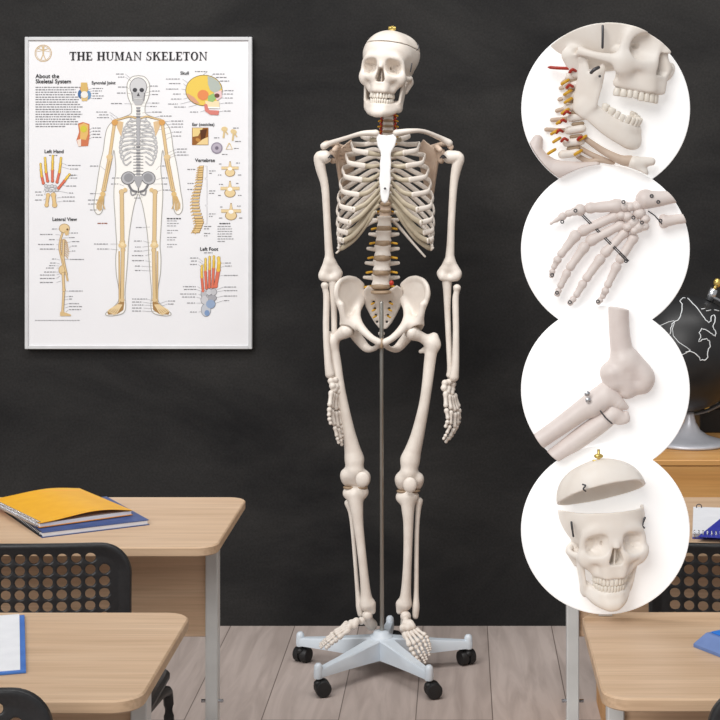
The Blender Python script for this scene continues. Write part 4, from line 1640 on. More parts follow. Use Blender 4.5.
def make_chair():
    root = empty('classroom_chair', (0, 0, 0))
    make('backrest', BACK, M['chair_black'], root)
    # moulded seat
    o = round_rect(-.234, .045, .234, .44, .06, 6)
    st = make('seat', prism(o, .437, .455, .006), M['chair_black'], root, smooth=False)
    smooth_by_angle(st, 35)
    for sx in (-1, 1):
        make('leg', tube(catmull([(sx * .226, .40, .0), (sx * .230, .390, .22), (sx * .231, .385, .39), (sx * .228, .35, .426), (sx * .215, .22, .430)], 5), .0105, 12), M['chair_metal'], root)
        make('leg', tube(catmull([(sx * .20, -.05, .0), (sx * .205, -.02, .22), (sx * .208, .02, .41), (sx * .206, .08, .428), (sx * .20, .21, .430)], 5), .0105, 12), M['chair_metal'], root)
        make('back_support', tube(catmull([(sx * .20, .08, .425), (sx * .205, .05, .46), (sx * .205, .042, .52), (sx * .19, .032, .60)], 5), .0095, 10), M['chair_metal'], root)
    return root


ch = make_chair()
chairs = [((-.818, 2.838), 'black perforated plastic chair pushed in at the notebook desk'),
          ((-.757, 2.046), 'black perforated plastic chair at the desk with the clipboard'),
          ((.567, 2.838), 'black perforated plastic chair pushed in below the white ring notebook'),
          ((.550, 2.046), 'black perforated plastic chair at the desk with the blue case')]
for i, ((x, y), lab) in enumerate(chairs):
    o = ch if i == 0 else copy_tree(ch)
    o.location = (x, y, 0)
    tag(o, lab, 'chair', 'black perforated school chairs')


# ------------------------------------------------------------------ things on the desks
def frame2(A, B):
    """unit vectors along A->B and square to it (away from the camera)"""
    d = np.array([B[0] - A[0], B[1] - A[1]])
    L = np.linalg.norm(d)
    d /= L
    return d, np.array([-d[1], d[0]]), L


def slab(A, d, n, w, l, z0, z1, bev=.0006):
    P = [A, A + d * w, A + d * w + n * l, A + n * l]
    return prism([tuple(p) for p in P], z0, z1, bev)


# navy notebook
A, B = np.array([-.8135, 3.114]), np.array([-.626, 3.226])
d, n, L = frame2(A, B)
nb = empty('notebook', (A[0], A[1], DZ), 'navy blue notebook lying flat under the yellow one', 'notebook', 'notebooks on the desk')
make('pages', slab(A + d * .003 + n * .003, d, n, L - .006, .262, DZ + .0012, DZ + .0092), M['paper'], nb, smooth=False)
make('cover', merge(slab(A, d, n, L, .268, DZ + .0002, DZ + .0012, 0), slab(A + d * .001 + n * .002, d, n, L - .001, .266, DZ + .0092, DZ + .0100, 0)), M['navy'], nb, smooth=False)
co = MB()
for k in range(30):
    c = A + n * (.012 + k * .0083)
    a = np.linspace(0, 2 * np.pi, 12, endpoint=False)
    p = np.array([[c[0] + d[0] * math.cos(t) * .0044, c[1] + d[1] * math.cos(t) * .0044, DZ + .0060 + math.sin(t) * .0044] for t in a])
    co.add(tube(p, .0009, 6, closed=True, up=(n[0], n[1], 0)))
make('wire_spiral', co.geo(), M['black_rubber'], nb)

# yellow notebook on top, its cover arching open
A, B = np.array([-.828, 3.150]), np.array([-.668, 3.266])
d, n, L = frame2(A, B)
z0 = DZ + .0115
yn = empty('notebook', (A[0], A[1], z0), 'yellow covered spiral notebook with its cover lifting, topmost', 'notebook', 'notebooks on the desk')
make('pages', slab(A + d * .002 + n * .002, d, n, L - .004, .272, z0 + .0010, z0 + .0078), M['paper'], yn, smooth=False)
make('back_cover', slab(A, d, n, L, .276, z0, z0 + .0010, 0), M['orange'], yn, smooth=False)
N1, N2 = 16, 8


def cover_sheet(off):
    v, f = [], []
    for i in range(N1 + 1):
        for j in range(N2 + 1):
            s, t = i / N1, j / N2
            lift = .0095 * math.sin(math.pi * min(1, s * .99) ** 1.35) ** 1.2 * (1 - .15 * t)
            p = A + d * (L * s) + n * (.276 * t)
            v.append((p[0], p[1], z0 + .0084 + lift + off))
    for i in range(N1):
        for j in range(N2):
            a = i * (N2 + 1) + j
            f.append((a, a + N2 + 1, a + N2 + 2, a + 1))
    return np.array(v), f


vt, ft = cover_sheet(.0008)
make('cover', (vt, ft), M['yellow'], yn)
vt, ft = cover_sheet(0)
make('cover_lining', (vt, [tuple(reversed(q)) for q in ft]), M['orange'], yn)
co = MB()
for k in range(34):
    c = A + n * (.008 + k * .0078)
    a = np.linspace(0, 2 * np.pi, 12, endpoint=False)
    p = np.array([[c[0] + d[0] * math.cos(t) * .0062, c[1] + d[1] * math.cos(t) * .0062, z0 + .0062 + math.sin(t) * .0050] for t in a])
    co.add(tube(p, .0013, 6, closed=True, up=(n[0], n[1], 0)))
make('wire_spiral', co.geo(), M['chrome'], yn)

# clipboard
A0, B0 = np.array([-.6205, 2.288]), np.array([-.700, 2.572])
u = (B0 - A0) / np.linalg.norm(B0 - A0)
wv = np.array([u[1], -u[0]]) * -1
cb = empty('clipboard', (A0[0] - .1, A0[1] + .1, DZ), 'blue clipboard with a blank white sheet on the desk', 'clipboard')
make('board', prism([tuple(p) for p in (A0 + wv * .23, A0, B0, B0 + wv * .23)], DZ + .0003, DZ + .0038, .0006), M['clip_blue'], cb, smooth=False)
make('sheet', prism([tuple(p) for p in (A0 + wv * .222 + u * .006, A0 + wv * .008 + u * .006, B0 + wv * .008 + u * .004, B0 + wv * .222 + u * .004)], DZ + .0039, DZ + .0046, 0), M['paper'], cb, smooth=False)
make('clip', slab(B0 + wv * .15 - u * .03, -wv, u, .09, .026, DZ + .0047, DZ + .011, .002), M['chrome'], cb, smooth=False)

# white ring notebook with a blue corner
A, B = np.array([.452, 3.112]), np.array([.700, 3.074])
d, n, L = frame2(A, B)
wn = empty('ring_notebook', (A[0], A[1], DZ), 'white ring notebook with a blue printed corner and chrome spiral', 'notebook')
make('pages', slab(A + n * .004, d, n, L, .243, DZ + .0012, DZ + .0078), M['paper'], wn, smooth=False)
make('back_cover', slab(A - n * .004, d, n, L, .25, DZ + .0002, DZ + .0012, 0), M['cobalt'], wn, smooth=False)
make('cover', slab(A + n * .002, d, n, L, .245, DZ + .0080, DZ + .0090, 0), M['paper'], wn, smooth=False)
T0 = PX(697.5, 537, 1600 * .7208 / (537 - 163))
T1 = PX(723, 516.5, 1600 * .7208 / (516.5 - 163))
T2 = PX(726, 538.5, 1600 * .7208 / (538.5 - 163))
make('blue_corner', prism([(T0[0], T0[1]), (T2[0], T2[1]), (T1[0], T1[1])], DZ + .0091, DZ + .0094, 0), M['cobalt'], wn, smooth=False)
co = MB()
for k in range(30):
    c = A + d * (.004 + k * .0083)
    a = np.linspace(0, 2 * np.pi, 12, endpoint=False)
    p = np.array([[c[0] + n[0] * math.cos(t) * .0066, c[1] + n[1] * math.cos(t) * .0066, DZ + .0086 + math.sin(t) * .0066] for t in a])
    co.add(tube(p, .0016, 6, closed=True, up=(d[0], d[1], 0)))
make('wire_spiral', co.geo(), M['chrome'], wn)
a = np.linspace(0, 2 * np.pi, 16, endpoint=False)
rc = PX(699, 507.5, 3.345)
make('ring', tube(np.array([rc[0], 3.345, DZ + .0105]) + np.column_stack([np.cos(a) * .0055, .1 * np.sin(a) * .006, np.sin(a) * .0050 + .001]), .0010, 6, closed=True, up=(0, 1, 0)), M['dark_metal'], wn)

# blue case
A = np.array([.352, 2.413])
d, n = np.array([.53, -.848]), np.array([.848, .53])
bc = empty('pencil_case', (A[0] + .1, A[1], DZ), 'blue hard pencil case lying on the desk', 'pencil case')
Q0 = [A, A + d * .11, A + d * .11 + n * .20, A + n * .20]
Q1 = [A + d * .006 + n * .020, A + d * .104 + n * .020, A + d * .104 + n * .185, A + d * .006 + n * .185]
v = np.array([(p[0], p[1], DZ + .0003) for p in Q0] + [(p[0], p[1], DZ + .005) for p in Q0] + [(p[0], p[1], DZ + .020) for p in Q1])
f = [(3, 2, 1, 0), (8, 9, 10, 11)] + [(4 * r + k, 4 * r + (k + 1) % 4, 4 * r + 4 + (k + 1) % 4, 4 * r + 4 + k) for r in (0, 1) for k in range(4)]
make('case_body', (v, f), M['eraser_blue'], bc, smooth=False)
Q2 = [A + d * .011 + n * .026, A + d * .099 + n * .026, A + d * .099 + n * .178, A + d * .011 + n * .178]
make('lid', prism([tuple(p) for p in Q2], DZ + .0201, DZ + .0222, .0006), M['eraser_top'], bc, smooth=False)

# ------------------------------------------------------------------ globe
GY = 3.98
gc = PX(686, 353, GY)
GR = 57.5 * GY / F
gl = empty('globe', (gc[0], GY, .78), 'black chalk globe with white coastlines on a silver foot', 'globe')
make('sphere', ball(gc, GR, 64, 40), M['globe_black'], gl)


def on_globe(px, py, lift=1.004):
    dx, dz = (px - 686) / 57.5, -(py - 353) / 57.5
    r2 = dx * dx + dz * dz
    if r2 > .97:
        k = math.sqrt(.97 / r2)
        dx, dz, r2 = dx * k, dz * k, .97
    return gc + GR * lift * np.array([dx, -math.sqrt(1 - r2), dz])


coast = [[(683, 296.6), (679, 298), (677, 300), (679, 302), (677, 306), (676, 311), (674, 315), (670, 317), (667, 320), (665, 324), (664, 329)],
         [(686, 296.8), (688, 300), (691, 303), (694, 307), (696, 312), (699, 316), (702, 319), (704, 317.5), (705, 313), (708, 311.5), (710, 314), (708, 318), (706, 322), (708, 326), (709, 329), (707, 331), (704, 329), (701, 326.5)],
         [(701, 326.5), (698, 324), (694, 324), (692, 327), (692.5, 332), (690.5, 336), (694, 334), (698, 333), (701, 335), (702, 340), (699, 345), (699, 350), (696, 353.5), (692, 353), (689, 349), (686, 345.5), (682, 345), (678, 345.5)],
         [(718, 313), (716, 318), (719, 323), (724, 326)], [(697, 306.5), (700, 306)], [(702, 308), (706, 307.5)], [(711, 308), (715, 309)]]
cm = MB()
for k, ln in enumerate(coast):
    pts = []
    for i in range(len(ln) - 1):
        for t in (0, .5):
            jx, jy = (rng.random(2) - .5) * 1.2
            pts.append((ln[i][0] * (1 - t) + ln[i + 1][0] * t + jx, ln[i][1] * (1 - t) + ln[i + 1][1] * t + jy))
    pts.append(ln[-1])
    cm.add(tube([on_globe(*p) for p in pts], .0013, 5))
# more coasts on the far side of the sphere
for base in ((30, 200), (-20, 260), (10, 330)):
    pts = []
    for k in range(26):
        t = 2 * math.pi * k / 25
        la = math.radians(base[0] + 24 * math.sin(t) + 5 * math.sin(3 * t + base[1]))
        lo_ = math.radians(base[1] + 20 * math.cos(t) + 6 * math.cos(4 * t))
        pts.append(gc + GR * 1.004 * np.array([math.cos(la) * math.sin(lo_), -math.cos(la) * math.cos(lo_), math.sin(la)]))
    cm.add(tube(pts, .0010, 5))
make('coastlines', cm.geo(), M['chalk'], gl)
tl = math.radians(23)
axd = np.array([math.sin(tl), -.10, math.cos(tl)])
axd /= np.linalg.norm(axd)
sdv = np.array([math.cos(tl), 0, -math.sin(tl)])
arc = [gc + (GR + .012) * (math.cos(t) * axd + math.sin(t) * sdv) for t in np.linspace(math.radians(2), math.radians(192), 48)]
make('meridian_arc', tube(arc, .0042, 10, .010, up=(0, 1, 0)), M['meridian'], gl)
top = gc + axd * (GR + .002)
make('pivot_tube', cyl(top - sdv * .0 + axd * .0, top + axd * .030, .0105, 18), M['chrome'], gl)
make('brass_knob', merge(cyl(top + axd * .028, top + axd * .040, .004, 12), ball(top + axd * .047, (.0095, .0095, .0115))), M['brass'], gl)
bc_ = np.array([PX(690, 0, GY)[0], GY, .78])
ft = lathe([(.088, .0004), (.092, .003), (.090, .008), (.072, .013), (.046, .022), (.026, .036), (.015, .055), (.0105, .072), (.0095, .080), (.006, .081)], bc_, 48)
make('foot', ft, M['silver'], gl)
make('foot_cap', ball(bc_ + np.array([0, 0, .0815]), (.0075, .0075, .005)), M['dark_metal'], gl)

bx = empty('storage_box', (PX(715, 0, 4.20)[0] + .04, 4.20, .78), 'low black box with brass latch behind the globe foot', 'box')
x0 = PX(697, 0, 4.20)[0]
make('box_body', box((x0, 4.15, .7803), (x0 + .20, 4.27, .842), .002), M['black_box'], bx, smooth=False)
make('lid', box((x0 - .002, 4.147, .8425), (x0 + .202, 4.272, .858), .002), M['black_box'], bx, smooth=False)
make('latch', box((x0 + .012, 4.1445, .834), (x0 + .024, 4.1485, .850), .001), M['brass'], bx, smooth=False)
make('tag_plate', box((x0 + .055, 4.1465, .805), (x0 + .075, 4.1499, .825), .0005), M['bone_pink'], bx, smooth=False)
# ------------------------------------------------------------------ poster
PY = WALL_Y - .018


def PP(x, y, layer=0):
    return PX(x, y, PY - .0004 * (layer + 1) - PP.k * 1e-5)


PP.k = 0


PXM = PY / F      # metres per pixel on the poster
poster = empty('anatomy_poster', PX(138.5, 193, WALL_Y), 'framed white anatomy poster with a printed skeleton chart on the blackboard', 'poster')
a0, a1 = PX(25, 349, PY), PX(252, 37, PY)
make('backing_board', box((a0[0] + .004, PY + .003, a0[2] + .004), (a1[0] - .004, WALL_Y - .0005, a1[2] - .004), .001), M['frame_grey'], poster, smooth=False)
fw = 3.6 * PXM
fr = [box((a0[0], PY - .0045, a0[2]), (a0[0] + fw, PY + .0145, a1[2]), .0015), box((a1[0] - fw, PY - .0045, a0[2]), (a1[0], PY + .0145, a1[2]), .0015),
      box((a0[0] + fw, PY - .0045, a0[2]), (a1[0] - fw, PY + .0145, a0[2] + fw), .0015), box((a0[0] + fw, PY - .0045, a1[2] - fw), (a1[0] - fw, PY + .0145, a1[2]), .0015)]
make('frame', merge(*fr), M['frame_grey'], poster, smooth=False)
make('sheet', box((a0[0] + fw, PY, a0[2] + fw), (a1[0] - fw, PY + .003, a1[2] - fw)), M['poster_paper'], poster, smooth=False)


class Ink:
    """flat printed shapes with their own colours"""
    def __init__(self):
        self.v, self.f, self.c = [], [], []

    def raw(self, pts3, faces, col):
        PP.k = (PP.k + 1) % 38
        n = len(self.v)
        self.v += [tuple(p) for p in pts3]
        self.f += [tuple(i + n for i in q) for q in faces]
        self.c += [srgb(*col)] * len(pts3)

    def poly(self, pts, col, layer=0):
        p = [PP(x, y, layer) for x, y in pts]
        ar = sum(pts[i][0] * pts[(i + 1) % len(pts)][1] - pts[(i + 1) % len(pts)][0] * pts[i][1] for i in range(len(pts)))
        if ar > 0:
            p = p[::-1]
        self.raw(p, [tuple(range(len(p)))], col)

    def ell(self, cx, cy, rx, ry, col, layer=0, rot=0, n=20):
        c, s = math.cos(math.radians(rot)), math.sin(math.radians(rot))
        self.poly([(cx + rx * math.cos(t) * c - ry * math.sin(t) * s, cy + rx * math.cos(t) * s + ry * math.sin(t) * c)
                   for t in np.linspace(0, 2 * np.pi, n, endpoint=False)], col, layer)

    def line(self, pts, w, col, layer=0, closed=False, w1=None):
        pts = np.asarray(pts, float)
        if closed:
            pts = np.vstack([pts, pts[:1]])
        n = len(pts)
        T = np.gradient(pts, axis=0)
        T /= np.maximum(np.linalg.norm(T, axis=1, keepdims=True), 1e-6)
        N = np.column_stack([-T[:, 1], T[:, 0]])
        ww = np.linspace(w, w if w1 is None else w1, n)[:, None] / 2
        L, R = pts + N * ww, pts - N * ww
        v = [PP(x, y, layer) for x, y in L] + [PP(x, y, layer) for x, y in R]
        self.raw(v, [(i, i + 1, n + i + 1, n + i) for i in range(n - 1)], col)

    def curve(self, pts, w, col, layer=0, closed=False, w1=None, n=6):
        if closed:
            pts = list(pts) + [pts[0]]
        self.line(catmull([(x, y, 0) for x, y in pts], n)[:, :2], w, col, layer, w1=w1)

    def bone(self, a, b, w, col, edge=(150, 120, 80), layer=2, ends=1.5):
        self.line([a, b], w + .7, edge, layer)
        self.ell(*a, w * .5 * ends + .3, w * .5 * ends + .3, edge, layer, n=10)
        self.ell(*b, w * .5 * ends + .3, w * .5 * ends + .3, edge, layer, n=10)
        self.line([a, b], w, col, layer + 1)
        self.ell(*a, w * .5 * ends, w * .5 * ends, col, layer + 1, n=10)
        self.ell(*b, w * .5 * ends, w * .5 * ends, col, layer + 1, n=10)

    def greek(self, x, y, n=1, w=8, lead=2.4, col=(120, 120, 124), h=.75, layer=1, seed=0):
        """unreadable small print: rows of word-length dashes"""
        r = random.Random(int(x * 31 + y * 17 + seed))
        for i in range(n):
            cx = x
            end = x + w * (r.uniform(.8, 1.0) if i + 1 < n or n == 1 else r.uniform(.4, .8))
            while cx < end - .6:
                ln = min(r.uniform(1.2, 3.6), end - cx)
                self.poly([(cx, y + i * lead), (cx + ln, y + i * lead), (cx + ln, y + i * lead + h), (cx, y + i * lead + h)], col, layer)
                cx += ln + .7

    def note(self, x, y, w, tx, ty, col=(125, 125, 130)):
        """a caption with its leader line"""
        self.greek(x, y - .4, 1, w, col=col)
        ax = x - .6 if tx < x else x + w + .4
        self.line([(ax, y), (tx, ty)], .28, (150, 150, 154), 1)

    def build(self, name):
        o = make(name, (np.array(self.v), self.f), M['ink'], poster, smooth=False, colors=self.c)
        return o


# title in bold serif capitals: strokes on a unit grid
def serif_title(text, x0, y0, x1, h, col, ink):
    TK, TN, SF = .19, .075, .085
    def R(a, b, c, d): return [(a, b), (c, b), (c, d), (a, d)]
    def sl(x0_, x1_, top): return R(x0_, 0, x1_, SF) if not top else R(x0_, 1 - SF, x1_, 1)
    def arcs(cx, cy, rx, ry, tx, ty, t0, t1, n=14):
        o = []
        for i in range(n):
            a, b = math.radians(t0 + (t1 - t0) * i / n), math.radians(t0 + (t1 - t0) * (i + 1) / n)
            o.append([(cx + rx * math.cos(a), cy + ry * math.sin(a)), (cx + rx * math.cos(b), cy + ry * math.sin(b)),
                      (cx + (rx - tx) * math.cos(b), cy + (ry - ty) * math.sin(b)), (cx + (rx - tx) * math.cos(a), cy + (ry - ty) * math.sin(a))])
        return o
    G = {
        'T': (.78, [R(.30, 0, .51, 1), R(0, 1 - .10, .78, 1), R(0, .70, .05, 1), R(.73, .70, .78, 1), sl(.18, .60, 0)]),
        'H': (.95, [R(.09, 0, .31, 1), R(.64, 0, .86, 1), R(.29, .45, .66, .56), sl(0, .39, 0), sl(0, .39, 1), sl(.56, .95, 0), sl(.56, .95, 1)]),
        'E': (.76, [R(.09, 0, .31, 1), R(0, 1 - .11, .70, 1), R(0, 0, .72, .11), R(.29, .46, .54, .54), R(.65, .72, .70, 1), R(.67, 0, .73, .30), R(.50, .36, .54, .64)]),
        'U': (.92, [R(.10, .28, .29, 1), R(.72, .28, .82, 1), sl(0, .39, 1), sl(.62, .92, 1)] + arcs(.455, .30, .355, .31, .19, .09, 180, 270) + arcs(.455, .30, .355, .31, .07, .09, 270, 360)),
        'M': (1.12, [R(.11, 0, .21, 1), R(.80, 0, 1.02, 1), [(.10, 1), (.32, 1), (.62, .12), (.52, 0)], [(.52, 0), (.58, .14), (.88, 1), (.80, 1)], sl(0, .32, 0), sl(.72, 1.12, 0), sl(0, .25, 1), sl(.85, 1.12, 1)]),
        'A': (.90, [[(.38, 1), (.50, 1), (.83, 0), (.63, 0)], [(.36, 1), (.46, .92), (.19, 0), (.09, 0)], R(.22, .30, .62, .37), sl(0, .28, 0), sl(.53, .90, 0)]),
        'N': (.94, [R(.10, 0, .20, 1), R(.74, 0, .84, 1), [(.05, 1), (.25, 1), (.83, .0), (.76, 0)], sl(0, .29, 0), sl(.65, .94, 1), sl(0, .2, 1)]),
        'S': (.66, arcs(.33, .735, .28, .265, .17, .11, 70, 265) + arcs(.33, .255, .30, .275, .17, .11, -110, 92) + [R(.55, .66, .60, 1), R(.02, 0, .07, .36), [(.33, .98), (.52, .88), (.57, .90), (.42, 1)], [(.07, .06), (.30, -.02), (.30, .05), (.10, .18)]]),
        'K': (.95, [R(.09, 0, .31, 1), [(.29, .36), (.29, .50), (.68, 1), (.81, 1)], [(.42, .60), (.52, .70), (.92, 0), (.68, 0)], sl(0, .39, 0), sl(0, .39, 1), sl(.58, .92, 1), sl(.58, .95, 0)]),
        'L': (.72, [R(.09, 0, .31, 1), R(0, 0, .70, .11), sl(0, .40, 1), R(.65, 0, .71, .34)]),
        'O': (.92, arcs(.46, .5, .44, .52, .22, .09, -90, 90) + arcs(.46, .5, .44, .52, .22, .09, 90, 270)),
        ' ': (.36, []),
    }
    tot = sum(G[c][0] + .09 for c in text) - .09
    sx = (x1 - x0) / tot
    cx = 0
    for c in text:
        w, ps = G[c]
        for p in ps:
            ink.poly([(x0 + (cx + a) * sx, y0 + h * (1 - b)) for a, b in p], col, 2)
        cx += w + .09


tt = Ink()
serif_title('THE HUMAN SKELETON', 69.5, 51.8, 207.2, 8.6, (38, 38, 42), tt)
tt.build('title')


def text_geo(s, size_px, x, y, align='LEFT', bold=.012, layer=2):
    cu = bpy.data.curves.new('t', 'FONT')
    cu.body = s
    cu.size = 1.0
    cu.align_x = align
    cu.offset = bold
    cu.resolution_u = 3
    ob = bpy.data.objects.new('t', cu)
    COL.objects.link(ob)
    dg = bpy.context.evaluated_depsgraph_get()
    dg.update()
    me = bpy.data.meshes.new_from_object(ob.evaluated_get(dg))
    v = np.array([q.co[:] for q in me.vertices])
    f = [tuple(q.vertices) for q in me.polygons]
    bpy.data.objects.remove(ob)
    bpy.data.meshes.remove(me)
    bpy.data.curves.remove(cu)
    o = PP(x, y, layer)
    k = size_px * PXM
    return np.column_stack([o[0] + v[:, 0] * k, np.full(len(v), o[1]), o[2] + v[:, 1] * k]), f


for s, sz, x, y, al in [('About the', 5.4, 35.5, 78, 'LEFT'), ('Skeletal System', 5.4, 35.5, 83.2, 'LEFT'), ('Synovial Joint', 4.2, 91.5, 84.2, 'LEFT'), ('Skull', 4.4, 184.6, 74.6, 'CENTER'),
                        ('Ear (ossicles)', 4.0, 192, 125.8, 'LEFT'), ('Vertebrae', 4.6, 205, 161.8, 'CENTER'), ('Left Hand', 4.6, 54, 153, 'CENTER'), ('Lateral View', 4.6, 64.5, 220.8, 'CENTER'),
                        ('Left Foot', 4.6, 209, 250.6, 'CENTER')]:
    hd = Ink()
    v, f = text_geo(s, sz * 1.06, x, y, al, .018)
    hd.raw(v, f, (44, 44, 48))
    hd.build('heading')
for ar in ((166.8, 218, 17, (60, 60, 64)), (219.5, 223, 12, (60, 60, 64)), (97.5, 222.8, 12, (150, 90, 70))):
    hd = Ink()
    hd.greek(ar[0], ar[1], 1, ar[2], col=ar[3], h=1.1)
    hd.build('heading')

# emblem: ringed figure
em = Ink()
t = np.linspace(0, 2 * np.pi, 40, endpoint=False)
for r, w in ((8.2, .7), (7.0, .35)):
    em.line(np.column_stack([43.2 + r * np.cos(t), 53.2 + r * np.sin(t)]), w, (206, 176, 128), 1, closed=True)
em.line([(43.2, 48), (43.2, 54)], 1.4, (212, 186, 142), 1)
em.ell(43.2, 47.6, 1.2, 1.5, (212, 186, 142), 1)
for sx in (-1, 1):
    em.line([(43.2, 50), (43.2 + sx * 5.6, 48.4)], .7, (212, 186, 142), 1)
    em.line([(43.2, 54), (43.2 + sx * 2.6, 60)], .8, (212, 186, 142), 1)
    em.line([(43.2, 50.4), (43.2 + sx * 6, 51.5)], .5, (220, 198, 160), 1)
em.build('emblem')

for ar in ((35.5, 86.8, 17, 48, 2.45, (132, 132, 136), .9), (35, 320, 1, 52, 2.4, (150, 150, 154), .7), (167, 220.5, 3, 13, 2.5, (150, 150, 154), .7), (167, 230, 2, 12, 2.5, (150, 150, 154), .7),
           (167, 237, 2, 11, 2.5, (150, 150, 154), .7), (167, 244, 2, 12, 2.5, (150, 150, 154), .7), (217.5, 226, 7, 16, 2.5, (140, 140, 144), .75)):
    sm = Ink()
    sm.greek(ar[0], ar[1], ar[2], ar[3], ar[4], ar[5], ar[6])
    sm.build('small_print')

# main figure -----------------------------------------------------------
mf = Ink()
CX = 138.3
SKIN = (246, 244, 240)
out = [(0, 75.5), (6.5, 77), (10.8, 83), (11.2, 91), (10, 98), (7.4, 104), (6.6, 110), (8, 114), (16, 117.5), (25, 121), (31, 128), (33.5, 138), (35, 150), (38, 163), (40.5, 178), (42.5, 192), (44.2, 202), (44, 210), (40.5, 214.5), (36.5, 212), (34.5, 203),
       (34.2, 192), (30.5, 178), (27, 163), (24.5, 150), (22.8, 162), (22.6, 172), (24, 184), (24.4, 198), (23.4, 214), (22.4, 232), (21.6, 246), (22.6, 258), (22, 274), (19.4, 290), (19.6, 300), (23.8, 306), (32, 312.5), (31.6, 315.4), (24, 315.6), (15, 313), (12.6, 306), (13.4, 294), (12, 276), (10.6, 258), (10, 244), (8, 226), (4.4, 206), (.6, 194)]
cur = catmull([(x, y, 0) for x, y in out], 4)[:, :2]
for sx in (-1, 1):
    pts = [(CX + sx * x, y) for x, y in cur]
    mf.poly(pts + [(CX, 194), (CX, 75.5)], SKIN, 0)
    mf.line(pts, .75, (170, 168, 162), 1)
GRY, GRL, TAN, EDG = (150, 150, 154), (206, 206, 208), (222, 194, 146), (164, 128, 80)
# skull
mf.ell(CX, 87, 8.8, 9.6, (120, 120, 124), 2)
mf.ell(CX, 87, 8.2, 9.0, GRL, 3)
mf.poly([(CX - 6, 92), (CX + 6, 92), (CX + 5, 102), (CX + 3, 105), (CX - 3, 105), (CX - 5, 102)], (188, 188, 190), 3)
for sx in (-1, 1):
    mf.ell(CX + sx * 3.4, 90, 2.3, 2.1, (70, 70, 74), 4)
    mf.line([(CX + sx * 6.6, 93), (CX + sx * 5.4, 101)], .7, (110, 110, 114), 4)
mf.poly([(CX, 92.5), (CX + 1.5, 96), (CX - 1.5, 96)], (70, 70, 74), 4)
mf.line([(CX - 4, 99.4), (CX + 4, 99.4)], 1.5, (238, 238, 236), 4)
mf.line([(CX - 4, 99.4), (CX + 4, 99.4)], .4, (90, 90, 94), 5)
# spine
for i in range(24):
    y = 107 + i * 3.0
    mf.poly([(CX - 2.2, y), (CX + 2.2, y), (CX + 1.8, y + 2.3), (CX - 1.8, y + 2.3)], (128, 128, 132) if i % 2 else (160, 160, 164), 2)
    if i > 15:
        mf.line([(CX - 5, y + 1.2), (CX + 5, y + 1.2)], .7, (140, 140, 144), 2)
# ribs
for i in range(10):
    w = [8, 12, 14.6, 16.4, 17.6, 18.4, 18.8, 18.6, 17.6, 15.4][i]
    y = 118 + i * 4.0
    drop = 3 + i * .8
    for sx in (-1, 1):
        mf.curve([(CX + sx * 2, y - 1), (CX + sx * w * .7, y - 1.2), (CX + sx * w, y + drop * .6), (CX + sx * w * .8, y + drop + 1), (CX + sx * (3 if i < 7 else 7), y + drop - (1 if i < 5 else 3))], 1.3, (126, 126, 130), 2)
        mf.curve([(CX + sx * 2, y - 1), (CX + sx * w * .7, y - 1.2), (CX + sx * w, y + drop * .6), (CX + sx * w * .8, y + drop + 1), (CX + sx * (3 if i < 7 else 7), y + drop - (1 if i < 5 else 3))], .7, (212, 212, 214), 3)
mf.poly([(CX - 2.4, 118), (CX + 2.4, 118), (CX + 1.5, 126), (CX + 1.8, 142), (CX, 146), (CX - 1.8, 142), (CX - 1.5, 126)], (176, 176, 180), 4)
